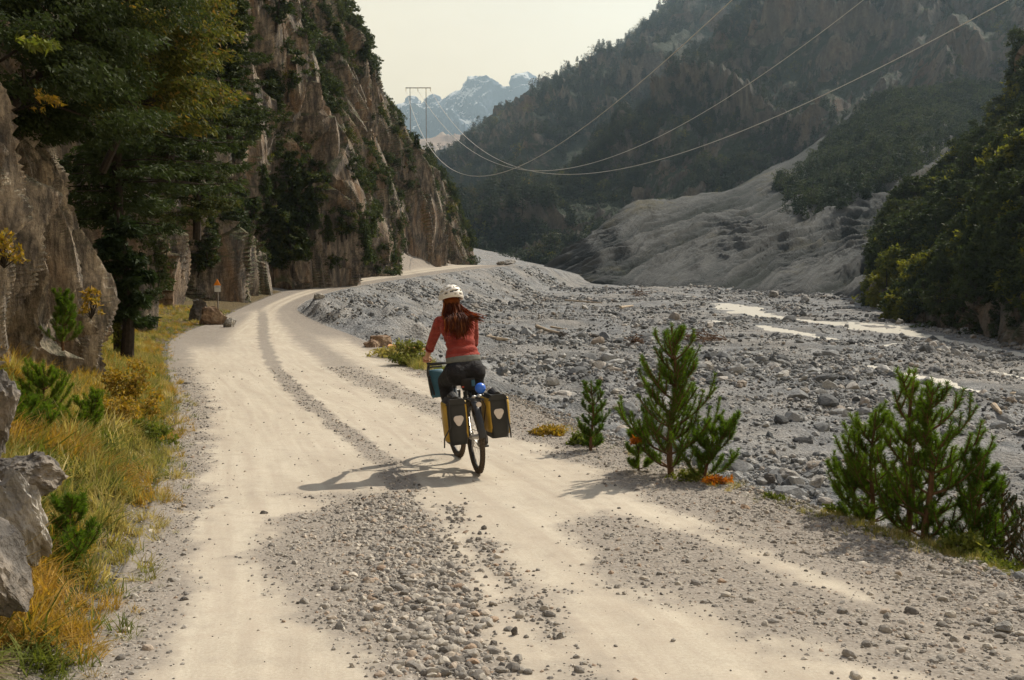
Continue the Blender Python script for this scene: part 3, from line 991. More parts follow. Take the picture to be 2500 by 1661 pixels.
spur2, R2G, R2N = patch('wooded_crag', R2, 150, 220, disp_cliff(1.5, 0.10, 0.4, 440, 0.4), M['dark_rock'])
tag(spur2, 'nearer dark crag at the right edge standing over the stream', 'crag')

# mountains
def disp_mt(amp, s, seed):
    def f(A, N):
        sh = A.shape; P = A.reshape(-1, 3)
        q = P * np.array([s, s, s * 0.45])
        q = q + 0.5 * fbm(P * s * 0.7, 3, seed=seed + 3)[:, None]
        d = amp * (ridged(q, 6, 0.55, seed=seed) - 0.9) + amp * 0.8 * fbm(P * s * 0.4, 3, seed=seed + 9)
        return A + N * d.reshape(sh[0], sh[1], 1)
    return f
B1 = [
    colp(at_z(900, 504, -10), [at(900, 600, 648), at(930, 520, 828), at(960, 440, 1080)], (0, 300, 40)),
    colp(at_z(1060, 446, -10), [at(1060, 590, 576), at(1070, 500, 792), at(1085, 410, 1080)], (0, 300, 40)),
    colp(at_z(1180, 403, -10), [at(1170, 580, 518), at(1185, 440, 720), at(1205, 318, 1044)], (0, 300, 40)),
    colp(at_z(1300, 374, -10), [at(1290, 560, 489), at(1300, 400, 684), at(1335, 238, 1008)], (0, 300, 40)),
    colp(at_z(1420, 360, -10), [at(1410, 540, 468), at(1420, 340, 684), at(1460, 158, 1008)], (0, 300, 40)),
    colp(at_z(1560, 360, -10), [at(1560, 500, 468), at(1570, 280, 684), at(1610, 75, 1008)], (0, 300, 40)),
    colp(at_z(1750, 360, -10), [at(1750, 460, 468), at(1760, 220, 684), at(1800, -60, 1008)], (0, 300, 40)),
    colp(at_z(2100, 360, -10), [at(2100, 380, 468), at(2100, 100, 684), at(2100, -260, 1008)], (0, 300, 40)),
    colp(at_z(2700, 360, -10), [at(2700, 300, 468), at(2700, -100, 684), at(2700, -600, 1008)], (0, 300, 40)),
]
B2 = [
    colp(at_z(1200, 430, -10), [at(1215, 655, 440), at(1225, 645, 450), at(1235, 640, 460)], (10, 80, 0)),
    colp(at_z(1262, 400, -10), [at(1268, 630, 430), at(1280, 600, 450), at(1292, 560, 470)], (20, 100, 0)),
    colp(at_z(1340, 370, -10), [at(1345, 620, 420), at(1362, 545, 460), at(1385, 440, 510)], (30, 120, 5)),
    colp(at_z(1450, 360, -10), [at(1455, 600, 420), at(1472, 460, 470), at(1505, 310, 560)], (40, 120, 10)),
    colp(at_z(1600, 350, -10), [at(1600, 560, 420), at(1615, 360, 480), at(1645, 170, 600)], (40, 120, 10)),
    colp(at_z(1780, 350, -10), [at(1780, 520, 420), at(1785, 290, 480), at(1800, 20, 620)], (40, 120, 10)),
    colp(at_z(2000, 350, -10), [at(2000, 470, 420), at(2000, 220, 480), at(2000, -110, 640)], (40, 120, 10)),
    colp(at_z(2350, 350, -10), [at(2350, 400, 420), at(2350, 130, 480), at(2350, -200, 640)], (40, 120, 10)),
    colp(at_z(2900, 350, -10), [at(2900, 300, 420), at(2900, 0, 480), at(2900, -400, 640)], (40, 120, 10)),
]
mt1, B1G, B1N = patch('wooded_mountain', B1, 200, 420, disp_mt(17, 0.0076, 500), M['mount'])
tag(mt1, kind='structure'); mt1['label'] = 'high wooded mountainside across the valley'
mt2, B2G, B2N = patch('wooded_spur_hill', B2, 220, 420, disp_mt(15, 0.012, 540), M['mount'])
tag(mt2, kind='structure'); mt2['label'] = 'nearer wooded mountain spur on the right'

# far hill and snowy peak
def m_snow():
    k = NT('haze_tinted_snowy_rock')
    p = k.pos()
    g = k.n('ShaderNodeNewGeometry')
    sp = k.n('ShaderNodeSeparateXYZ'); k.l(g.outputs['Normal'], sp.inputs[0])
    n = k.noise(k.mapping(p, (1, 1, 0.6)), 0.006, 9, 0.68)
    s_ = k.math('ADD', sp.outputs['Z'], k.math('MULTIPLY', k.math('SUBTRACT', n, 0.5), 2.2))
    f = k.ramp(s_, [(0.68, (0, 0, 0)), (0.86, (0.8, 0.8, 0.8))])
    c = k.mix(f, k.mix(k.noise(p, 0.02, 6, 0.7), (0.025, 0.045, 0.085), (0.08, 0.11, 0.16)), (0.70, 0.72, 0.72))  # blue of the distant haze is put into the rock colour
    k.bsdf(c, 0.9, k.bump(n, 0.8, 60), 0.1)
    return k.m
M['snow'] = m_snow()
PK = [(820, 330), (900, 300), (960, 285), (992, 272), (1010, 255), (1030, 268), (1058, 238), (1082, 250), (1105, 237), (1128, 228), (1148, 208), (1172, 196), (1195, 191), (1218, 203), (1238, 218), (1252, 220), (1266, 202), (1288, 196), (1312, 205), (1340, 235), (1420, 300), (1520, 360)]
PKC = [[at(x, 470, 3600), at(x, 420, 3800), at(x + 4, 380, 4200), at(x, (y + 380) / 2 + 6, 4700), at(x, y, 5200), at(x, y, 5200) + np.array([0, 500, -500])] for x, y in PK]
def disp_pk(A, N):
    sh = A.shape; P = A.reshape(-1, 3)
    q = P * 0.0022 + 0.3 * fbm(P * 0.002, 3, seed=603)[:, None]
    d = 130 * (ridged(q, 6, 0.58, seed=600) - 0.9)
    r = np.linspace(0, 1, sh[0])[:, None, None]
    return A + N * d.reshape(sh[0], sh[1], 1) * (0.10 + 0.90 * np.sin(np.pi * np.clip(r * 1.25, 0, 1)))
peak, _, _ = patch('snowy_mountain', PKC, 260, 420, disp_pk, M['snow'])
tag(peak, kind='structure'); peak['label'] = 'distant blue mountain peak streaked with snow'
M['meadow'] = None
k_ = NT('far_meadow')
k_.bsdf(k_.ramp(k_.noise(k_.mapping(k_.pos(), (1, 1, 3)), 0.008, 8, 0.65), [(0.35, (0.15, 0.10, 0.07)), (0.5, (0.25, 0.17, 0.12)), (0.7, (0.21, 0.19, 0.15))]), 0.95)
M['meadow'] = k_.m
HL = [(860, 360), (980, 348), (1060, 340), (1100, 342), (1150, 337), (1190, 338), (1240, 335), (1300, 342), (1400, 360)]
HC = [[at(x, 520, 1900), at(x, 430, 2300), at(x, 370, 2700), at(x, y, 3100), at(x, y, 3100) + np.array([0, 300, -120])] for x, y in HL]
hill, _, _ = patch('brown_hill', HC, 80, 160, disp_mt(14, 0.006, 640), M['meadow'], smooth=True)
tag(hill, kind='structure'); hill['label'] = 'far reddish brown alpine meadow slope below the snowy peak'

# haze
def haze():
    mb = MB(); mb.box((-3200, -60, -14), (3600, 6400, 1650))
    k = NT('haze_air')
    v = k.n('ShaderNodeVolumePrincipled')
    v.inputs['Color'].default_value = (0.56, 0.78, 1.0, 1)
    v.inputs['Density'].default_value = 0.00012
    v.inputs['Anisotropy'].default_value = 0.55
    k.l(v.outputs[0], k.out.inputs['Volume'])
    o = mb.build('haze', k.m)
    tag(o, kind='stuff')
haze()
# ------------------------------------------------------------------ scattering helpers
def project(P):
    P = np.atleast_2d(P) - CAM
    c, s = math.cos(PITCH), math.sin(PITCH)
    dep = P[:, 1] * c - P[:, 2] * s
    up = P[:, 1] * s + P[:, 2] * c
    return CX + F_PX * P[:, 0] / dep, CY - F_PX * up / dep, dep

def scatter(name, pts, rots, scl, protos, idx=None, kind='stuff'):
    """one object holding instances of the prototype meshes on points (geometry nodes)"""
    n = len(pts)
    me = bpy.data.meshes.new(name)
    me.vertices.add(n)
    me.vertices.foreach_set('co', np.asarray(pts, np.float32).ravel())
    me.update()
    add_attr(me, 'rot', rots, 'FLOAT_VECTOR')
    scl = np.asarray(scl, float)
    if scl.ndim == 1: scl = np.repeat(scl[:, None], 3, 1)
    add_attr(me, 'scl', scl, 'FLOAT_VECTOR')
    if idx is None: idx = RNG.integers(0, len(protos), n)
    add_attr(me, 'idx', idx, 'INT')
    o = link(name, me)
    g = bpy.data.node_groups.new(name + '_nodes', 'GeometryNodeTree')
    g.interface.new_socket('Geometry', in_out='INPUT', socket_type='NodeSocketGeometry')
    g.interface.new_socket('Geometry', in_out='OUTPUT', socket_type='NodeSocketGeometry')
    gi, go = g.nodes.new('NodeGroupInput'), g.nodes.new('NodeGroupOutput')
    def na(nm, t):
        a = g.nodes.new('GeometryNodeInputNamedAttribute'); a.data_type = t; a.inputs['Name'].default_value = nm
        return a.outputs['Attribute']
    r, s_, ix = na('rot', 'FLOAT_VECTOR'), na('scl', 'FLOAT_VECTOR'), na('idx', 'INT')
    jn = g.nodes.new('GeometryNodeJoinGeometry')
    e2r = g.nodes.new('FunctionNodeEulerToRotation'); g.links.new(r, e2r.inputs[0])
    for k, pm in enumerate(protos):
        po = bpy.data.objects.new(name + '_source', pm)
        oi = g.nodes.new('GeometryNodeObjectInfo'); oi.inputs['Object'].default_value = po; oi.inputs['As Instance'].default_value = True
        cmp_ = g.nodes.new('FunctionNodeCompare'); cmp_.data_type = 'INT'; cmp_.operation = 'EQUAL'
        g.links.new(ix, cmp_.inputs[2]); cmp_.inputs[3].default_value = k
        ip = g.nodes.new('GeometryNodeInstanceOnPoints')
        g.links.new(gi.outputs[0], ip.inputs['Points'])
        g.links.new(cmp_.outputs[0], ip.inputs['Selection'])
        g.links.new(oi.outputs['Geometry'], ip.inputs['Instance'])
        g.links.new(e2r.outputs[0], ip.inputs['Rotation'])
        g.links.new(s_, ip.inputs['Scale'])
        g.links.new(ip.outputs[0], jn.inputs[0])
    g.links.new(jn.outputs[0], go.inputs[0])
    md = o.modifiers.new('scatter', 'NODES'); md.node_group = g
    if kind: o['kind'] = kind
    return o

def stone_mesh(name, seed, sub=2, flat=0.62, rough=0.28, mat=None):
    V, Fc = ico(sub)
    r = np.random.default_rng(seed)
    V = V * np.array([1.0, r.uniform(0.65, 0.95), r.uniform(flat * 0.8, flat * 1.15)])
    V = V * (1 + rough * fbm(V * 1.1 + seed * 3.1, 2, 0.5, seed=seed))[:, None] * 1.0
    # planar cuts give broken faces
    for _ in range(7):
        d = r.normal(size=3); d /= np.linalg.norm(d)
        c = r.uniform(0.50, 0.8)
        h = V @ d
        V = V - np.outer(np.maximum(0, h - c * 0.85) * 0.92, d)
    me = mesh_np(name, V, Fc, False)
    me.materials.append(mat or M['stone'])
    return me

STONES = [stone_mesh('stone_mesh', 900 + i, 2) for i in range(8)]
PEBS = [stone_mesh('pebble_mesh', 930 + i, 1, 0.7, 0.2) for i in range(6)]
RPEBS = [stone_mesh('road_pebble_mesh', 950 + i, 1, 0.7, 0.2, M['pebble']) for i in range(5)]
RSTONES = [stone_mesh('road_stone_mesh', 970 + i, 2, 0.7, 0.2, M['pebble']) for i in range(5)]

def rand_rot(n, tilt=0.5):
    return np.stack([RNG.normal(0, tilt, n), RNG.normal(0, tilt, n), RNG.uniform(0, 6.283, n)], 1)

def in_view(x, y, z, m=60, bottom=1700):
    px, py, d = project(np.stack([x, y, z], 1))
    return (px > -m) & (px < 2500 + m) & (py < bottom) & (d > 0.3), px, py, d

# --- river bed stones
def bed_candidates(n, y0, y1, pw=1.0):
    y = y0 + (y1 - y0) * RNG.random(n) ** pw
    u = RNG.uniform(-0.36, 0.58, n)
    x = u * y
    er, el = ER(y), EL(y)
    m = x > er + 0.1
    return x[m], y[m]

X_, Y_ = bed_candidates(260000, 5, 150, 1.45)
z_ = ground_z(X_, Y_)
P_ = np.stack([X_, Y_, np.zeros_like(X_)], 1)
den = fbm(P_ * np.array([0.07, 0.10, 1]), 4, 0.6, seed=77)
den2 = fbm(P_ * np.array([0.5, 0.6, 1]), 3, 0.6, seed=78)
lev = np.exp(-((X_ - 0.30 * Y_ - 1.5) / 5.0) ** 2) * sstep(22, 32, Y_) * sstep(78, 60, Y_)
den = den + 0.35 * lev
keep = RNG.random(len(X_)) < np.clip(0.35 + 1.1 * den + 0.8 * den2, 0.04, 1)
ins = np.full(len(X_), -9.0)
for s in SW: ins = np.maximum(ins, seg_dist(X_, Y_, s))
keep &= (ins < -0.1) | (RNG.random(len(X_)) < 0.06)
vis, px, py, dd = in_view(X_, Y_, z_, 80)
keep &= vis
X_, Y_, z_, dd, den = X_[keep], Y_[keep], z_[keep], dd[keep], den[keep]
size = 0.029 * np.exp(RNG.normal(0, 0.62, len(X_))) * (0.55 + Y_ / 22.0) ** 0.62 * (1 + 0.6 * np.clip(den, -0.5, 1))
size = np.clip(size, 0.02, 0.62)
size = np.minimum(size, 0.02 + 0.10 * np.maximum(0, X_ - ER(Y_)))
size = np.where(Y_ < 16, np.minimum(size, 0.05), size)
show = size / dd
order = np.argsort(-show)
N_BIG = 285
big = order[:N_BIG]; rest = order[N_BIG:N_BIG + 58000]
for i in big:
    o = bpy.data.objects.new('stone', STONES[RNG.integers(0, len(STONES))])
    o.location = (X_[i], Y_[i], z_[i] + size[i] * 0.12)
    o.rotation_euler = (RNG.normal(0, 0.2), RNG.normal(0, 0.2), RNG.uniform(0, 6.28))
    s = size[i] * 1.1
    o.scale = (s * RNG.uniform(0.9, 1.3), s * RNG.uniform(0.8, 1.1), s * RNG.uniform(0.8, 1.15))
    o.parent = ground
    COL.objects.link(o)
g1 = scatter('river_stones', np.stack([X_[rest], Y_[rest], z_[rest] + size[rest] * 0.10], 1), rand_rot(len(rest), 0.3),
        size[rest][:, None] * RNG.uniform(0.75, 1.25, (len(rest), 3)), PEBS)
g1['label'] = 'loose grey stones covering the river bed'

# --- road gravel
n = 470000
y = 2.9 + 20 * RNG.random(n) ** 1.7
el, er = EL(y), ER(y)
x = el - 0.4 + (er + 0.9 - el) * RNG.random(n)
z = ground_z(x, y)
vis, px, py, dd = in_view(x, y, z, 40, 1720)
x, y, z, dd = x[vis], y[vis], z[vis], dd[vis]
G1 = gravel_mask(x, y)
G1 = np.where(x > ER(y), 1.0, G1)
G1 = np.where(x < EL(y) - 0.1, 0.25, G1)
core = line_d(x, y, plane_pts([(1010, 1240), (1080, 1400), (1140, 1530), (1210, 1680)]))
coarse = np.exp(-(core / 0.55) ** 2)
keep = RNG.random(len(x)) < (0.005 + 0.95 * np.clip(G1, 0, 1) ** 1.7) * (0.75 + 0.25 * coarse) * np.clip(12 / dd, 0.3, 1)
x, y, z, dd, G1, coarse = [a[keep] for a in (x, y, z, dd, G1, coarse)]
size = 0.0056 * np.exp(RNG.normal(0, 0.55, len(x))) * (0.9 + 0.85 * coarse) * (1 + dd / 22)
right = sstep(1.2, 3.0, x) * 0.35
size = np.clip(size * (1 + right), 0.004, 0.036)
order = np.argsort(-size / dd)
for i in order[:290]:
    o = bpy.data.objects.new('pebble', RSTONES[RNG.integers(0, len(RSTONES))])
    o.location = (x[i], y[i], z[i] + 0.014 + size[i] * 0.12)
    o.rotation_euler = (RNG.normal(0, 0.3), RNG.normal(0, 0.3), RNG.uniform(0, 6.28))
    s = size[i] * 1.1
    o.scale = (s * RNG.uniform(0.9, 1.2), s * RNG.uniform(0.8, 1.1), s * RNG.uniform(0.8, 1.1))
    o.parent = road
    COL.objects.link(o)
rest = order[290:78000]
g2 = scatter('road_gravel', np.stack([x[rest], y[rest], z[rest] + 0.014 + size[rest] * 0.05], 1), rand_rot(len(rest), 0.5),
        size[rest][:, None] * RNG.uniform(0.8, 1.25, (len(rest), 3)), RPEBS)
g2['label'] = 'grey gravel lying in strips on the pale road'

# --- boulders one can point at
def m_boulder(nm, col, col2):
    k = NT(nm)
    p = k.obj()
    a = k.noise(p, 1.6, 8, 0.7); b = k.noise(p, 6, 6, 0.7)
    c = k.ramp(a, [(0.3, tuple(v * 0.45 for v in col)), (0.5, col), (0.68, col2)])
    c = k.mix(0.4, c, k.mix(1.0, c, k.ramp(b, [(0.3, (0.4, 0.4, 0.4)), (0.7, (1.4, 1.4, 1.4))]), 'MULTIPLY'))
    k.bsdf(c, 0.92, k.bump(k.math('ADD', a, k.math('MULTIPLY', b, 0.4)), 0.8, 0.12), 0.12)
    return k.m
M['brown_rock'] = m_boulder('brown_boulder', (0.22, 0.15, 0.10), (0.38, 0.29, 0.20))
M['pale_rock'] = m_boulder('pale_boulder', (0.30, 0.285, 0.26), (0.46, 0.43, 0.38))
M['grey_rock'] = m_boulder('grey_boulder', (0.12, 0.11, 0.10), (0.30, 0.26, 0.215))

def boulder(px, py, Y, z, sx, sy, sz, label, mat='grey_rock', seed=0, rz=0.0, tilt=(0, 0), name='boulder', sub=4):
    V, Fc = ico(sub)
    r = np.random.default_rng(seed + 5000)
    V = V.copy()
    for _ in range(11):
        d = r.normal(size=3); d /= np.linalg.norm(d)
        c = r.uniform(0.48, 0.8)
        V = V - np.outer(np.maximum(0, V @ d - c), d)
    V = V * (1 + 0.12 * fbm(V * 1.6, 3, 0.5, seed=seed))[:, None]
    V += (0.10 * (ridged(V * np.array([2.2, 2.2, 0.9]) + seed, 5, 0.6, seed=seed + 3) - 0.8) + 0.10 * facets(V * np.array([2.6, 2.6, 1.3]) + seed, seed, 0.8, 0.5))[:, None] * V
    V *= np.array([sx, sy, sz])
    me = mesh_np(name, V, Fc, False)
    o = link(name, me, M[mat])
    if py is None: P = at_z(px, Y, z)
    else: P = at(px, py, Y)
    o.location = P
    o.rotation_euler = (tilt[0], tilt[1], rz)
    tag(o, label, 'rock')
    return o

def bed_boulder(px, py, r, label, mat='pale_rock', seed=0):
    P = on_plane(px, py, BED + 0.1)
    z = gz(P[0], P[1])
    s = r * P[1] / F_PX
    o = boulder(px, None, P[1], z + s * 0.3, s, s * 0.8, s * 0.65, label, mat, seed, rz=seed, sub=3)
    return o
boulder(930, None, 30.5, gz(-4.0, 30.5) + 0.18, 0.52, 0.42, 0.33, 'brown angular boulder on the road edge beside the gravel mounds', 'brown_rock', 1, 0.4)
boulder(905, None, 29.8, gz(-4.25, 29.8) + 0.05, 0.34, 0.26, 0.2, 'low brown rock lying against the foot of the brown angular boulder', 'brown_rock', 2, 1.4)
boulder(778, None, 53, gz(-10.3, 53) + 0.02, 0.42, 0.36, 0.26, 'pale boulder perched on the tip of the gravel mound', 'pale_rock', 3, 0.4)
boulder(806, None, 52, gz(-9.5, 52) + 0.1, 0.5, 0.4, 0.25, 'second pale boulder on the gravel mound, behind the road bend', 'pale_rock', 4, 2.4)
boulder(1222, 642, 140, 0, 0.75, 0.6, 0.4, 'small white boulder on the far crest of the road', 'pale_rock', 5, 0.4)
boulder(1245, 640, 141, 0, 1.15, 0.8, 0.6, 'larger white boulder on the far crest of the road, right end', 'pale_rock', 6, 0.8)
boulder(562, None, 41, gz(-11.6, 41) + 0.15, 0.30, 0.25, 0.24, 'pale block of stone at the tip of the grassy strip by the road bend', 'pale_rock', 7, 0.5)
boulder(515, None, 43, gz(-13.0, 43) + 0.25, 0.75, 0.6, 0.55, 'mossy dark rock at the foot of the cliff below the warning sign', 'brown_rock', 8, 0.5)
boulder(490, None, 45, gz(-14.2, 45) + 0.4, 0.6, 0.5, 0.6, 'upright dark rock behind the mossy rock under the sign', 'grey_rock', 9, 0.5)
boulder(1818, None, 7.8, gz(1.82, 7.8) + 0.02, 0.055, 0.045, 0.04, 'brownish stone alone on the gravel shoulder below the middle pine', 'brown_rock', 10, 0.5, sub=3)
boulder(2272, None, 7.0, gz(2.94, 7.0) + 0.03, 0.085, 0.07, 0.055, 'pale stone at the foot of the tall twin pine', 'pale_rock', 11, 1.5, sub=3)
boulder(2242, None, 7.1, gz(2.90, 7.1) + 0.01, 0.06, 0.05, 0.035, 'flat stone left of the pale stone under the twin pine', 'pale_rock', 12, 0.5, sub=3)
boulder(1370, None, 4.72, gz(0.23, 4.72) + 0.022, 0.030, 0.026, 0.026, 'pale angular stone on the sandy strip at the bottom of the picture', 'pale_rock', 13, 0.5, sub=3)
boulder(1258, None, 4.75, gz(0.02, 4.75) + 0.022, 0.023, 0.020, 0.03, 'pointed grey stone standing on the sand near the gravel strip', 'grey_rock', 14, 0.5, sub=3)
boulder(2455, None, 4.85, gz(2.4, 4.85) + 0.03, 0.055, 0.045, 0.035, 'smooth pale stone in the gravel at the bottom right', 'pale_rock', 15, 0.5, sub=3)
boulder(645, None, 7.6, gz(-1.9, 7.6) + 0.02, 0.032, 0.025, 0.02, 'lone dark stone on the pale sand left of the gravel strip', 'grey_rock', 16, 0.5, sub=3)
boulder(450, None, 5.35, gz(-1.75, 5.35) + 0.02, 0.030, 0.024, 0.018, 'dark stone near the lower left edge of the sand', 'grey_rock', 17, 0.5, sub=3)
boulder(455, None, 19.0, gz(-6.2, 19.0) + 0.03, 0.10, 0.06, 0.04, 'dark flat stone on the left gravel margin by the yellow bush', 'grey_rock', 18, 0.5, sub=3)
for k, (px_, py_, r_, lb, mt_) in enumerate([
    (1925, 1200, 36, 'big pale boulder in the bed between the two tall pines', 'pale_rock'),
    (1880, 1205, 26, 'grey block touching the left side of the big pale boulder', 'grey_rock'),
    (1995, 1215, 28, 'pale boulder right of the big pale boulder in the bed', 'pale_rock'),
    (1505, 965, 18, 'white stone in the bed just left of the middle pine', 'pale_rock'),
    (1565, 945, 19, 'bluish boulder in the bed behind the middle pine', 'grey_rock'),
    (1535, 850, 15, 'square grey block in the bed left of the middle pine top', 'grey_rock'),
    (1375, 815, 17, 'grey boulder at the end of the long driftwood log', 'grey_rock'),
    (1455, 820, 14, 'rounded grey boulder right of the driftwood log', 'grey_rock'),
    (1770, 1033, 17, 'dark round stone right of the middle pine', 'grey_rock'),
    (1730, 905, 24, 'pair-sized pale boulder behind the middle pine top', 'pale_rock'),
    (1890, 728, 20, 'large rock at the foot of the scree beside the stream', 'pale_rock'),
    (1965, 737, 16, 'smaller pale rock at the foot of the scree', 'pale_rock'),
    (1220, 812, 15, 'white rock in the bed just right of the rider shoulder', 'pale_rock'),
    (1225, 900, 16, 'flat white rock in the bed beside the rider hip', 'pale_rock'),
    (1090, 858, 14, 'white boulder seen under the rider arm', 'pale_rock'),
    (2195, 790, 15, 'pale boulder at the water line below the crag', 'pale_rock')]):
    bed_boulder(px_, py_, r_, lb, mt_, 40 + k)

# slabs at the lower left
boulder(-30, 1400, 4.3, 0, 0.17, 0.30, 0.31, 'cracked rock slab at the lower left corner beside the grass', 'grey_rock', 61, 0.3, (0.1, -0.30), sub=5)
boulder(35, 1260, 4.9, -0.03, 0.12, 0.2, 0.30, 'upright grooved rock slab leaning beside the corner slab', 'pale_rock', 62, 0.9, (0.1, -0.30), sub=5)
boulder(80, 1150, 6.0, -0.1, 0.26, 0.26, 0.17, 'dark jutting rock with a pale upper edge in the grass bank', 'grey_rock', 63, 0.5, (0.1, 0.35), sub=5)
boulder(-10, 1010, 6.2, 0, 0.16, 0.24, 0.28, 'rounded dark rock at the left edge above the jutting rock', 'grey_rock', 64, 0.5, (0.1, -0.1), sub=5)
# ------------------------------------------------------------------ plants
def tri_cloud(centers, n_per, spread, size, rng, aspect=1.0, dirs=None, zf=0.8):
    """small leaf-like triangles round the given centres"""
    C_ = np.repeat(centers, n_per, axis=0)
    m = len(C_)
    sp = np.repeat(np.atleast_1d(spread) * np.ones(len(centers)), n_per)
    d = rng.normal(size=(m, 3)); d /= np.linalg.norm(d, axis=1, keepdims=True)
    p = C_ + d * (rng.random(m) ** 0.5 * sp)[:, None] * np.array([1, 1, zf])
    a = rng.normal(size=(m, 3)) if dirs is None else np.repeat(dirs, n_per, axis=0) + 0.5 * rng.normal(size=(m, 3))
    a /= np.linalg.norm(a, axis=1, keepdims=True)
    b = np.cross(a, rng.normal(size=(m, 3))); b /= np.linalg.norm(b, axis=1, keepdims=True)
    s = size * rng.uniform(0.6, 1.4, m)[:, None]
    V = np.stack([p - b * s * 0.5, p + b * s * 0.5, p + a * s * aspect * 1.4], 1).reshape(-1, 3)
    Fc = np.arange(3 * m).reshape(-1, 3)
    return V, Fc

def tree_meshes(kind, seed, tris=700):
    """unit-height conifers for cliffs and slopes: (trunk mesh, crown mesh)"""
    r = np.random.default_rng(seed)
    t = MB()
    bend = r.normal(0, 0.05, 2)
    t.tube([(0, 0, -0.08), (bend[0] * 0.5, bend[1] * 0.5, 0.4), (bend[0], bend[1], 0.96)], [0.022, 0.015, 0.003], 5)
    cs, sp = [], []
    if kind == 'pine':
        n = 26
        for i in range(n):
            h = 0.20 + 0.78 * (i / n)
            w = (0.30 * math.sin(math.pi * min(1, (1.06 - h) * 1.15)) + 0.03) * r.uniform(0.5, 1.15)
            an = r.uniform(0, 6.28)
            c = np.array([math.cos(an) * w + bend[0] * h, math.sin(an) * w + bend[1] * h, h + r.normal(0, 0.02)])
            cs.append(c); sp.append(r.uniform(0.07, 0.13))
            t.tube([(bend[0] * h, bend[1] * h, h - 0.06), tuple(c)], [0.006, 0.002], 3, cap=False)
        per = max(4, tris // n)
        V, Fc = tri_cloud(np.array(cs), per, np.array(sp), 0.040, r, 1.2)
    elif kind == 'bush':
        n = 20
        for i in range(n):
            d = r.normal(size=3); d[2] = abs(d[2]); d /= np.linalg.norm(d)
            c = d * np.array([0.42, 0.42, 0.7]) * r.uniform(0.35, 1.0) + np.array([0, 0, 0.12])
            cs.append(c); sp.append(r.uniform(0.10, 0.18))
        V, Fc = tri_cloud(np.array(cs), max(4, tris // n), np.array(sp), 0.055, r, 1.2)
    else:  # spruce
        rows = 13
        pts, dirs = [], []
        for i in range(rows):
            h = 0.10 + 0.86 * i / rows
            w = 0.21 * (1 - h) ** 0.8 + 0.015
            k = max(4, int(9 * (1 - h) + 3))
            off = r.uniform(0, 6.28)
            for j in range(k):
                an = off + 6.28 * j / k + r.normal(0, 0.12)
                ww = w * r.uniform(0.7, 1.15)
                for q in (0.45, 0.8, 1.0):
                    pts.append([math.cos(an) * ww * q, math.sin(an) * ww * q, h - 0.05 * q + r.normal(0, 0.006)])
                    dirs.append([math.cos(an) * 0.8, math.sin(an) * 0.8, -0.35])
        V, Fc = tri_cloud(np.array(pts), max(1, tris // len(pts)), 0.028, 0.055, r, 1.1, np.array(dirs))
    return t.mesh('trunk_mesh'), mesh_np('crown_mesh', V, Fc, False)

def proto(kind, seed, tris, leafmat):
    a, b = tree_meshes(kind, seed, tris)
    a.materials.append(M['bark']); b.materials.append(M[leafmat])
    return a, b
CP = [proto('pine', 20 + i, 1100, 'far_pine') for i in range(5)] + [proto('spruce', 30 + i, 1000, 'far_pine') for i in range(2)] 
RP = [proto('pine', 40 + i, 1100, 'rim') for i in range(3)] + [proto('bush', 46 + i, 1100, 'rim') for i in range(3)] + [proto('pine', 50 + i, 1100, 'far_pine') for i in range(3)]

def place_tree(pr, P, h, label, group, wide=1.0):
    o = bpy.data.objects.new('pine_tree', None)
    o.empty_display_size = 0.3
    o.location = P
    o.rotation_euler = (RNG.normal(0, 0.05), RNG.normal(0, 0.05), RNG.uniform(0, 6.28))
    o.scale = (h * wide, h * wide, h)
    COL.objects.link(o)
    tag(o, label, 'tree', group)
    for nm, me in zip(('trunk', 'crown'), pr):
        c = bpy.data.objects.new(nm, me); c.parent = o; COL.objects.link(c)
    return o

def grid_pick(G, N):
    """flat arrays of interior grid points with projected pixels"""
    g = G[3:-3, 3:-3].reshape(-1, 3); n = N[3:-3, 3:-3].reshape(-1, 3)
    px, py, d = project(g)
    return g, n, px, py, d
cg, cn, cpx, cpy, cd = grid_pick(CG, CN)
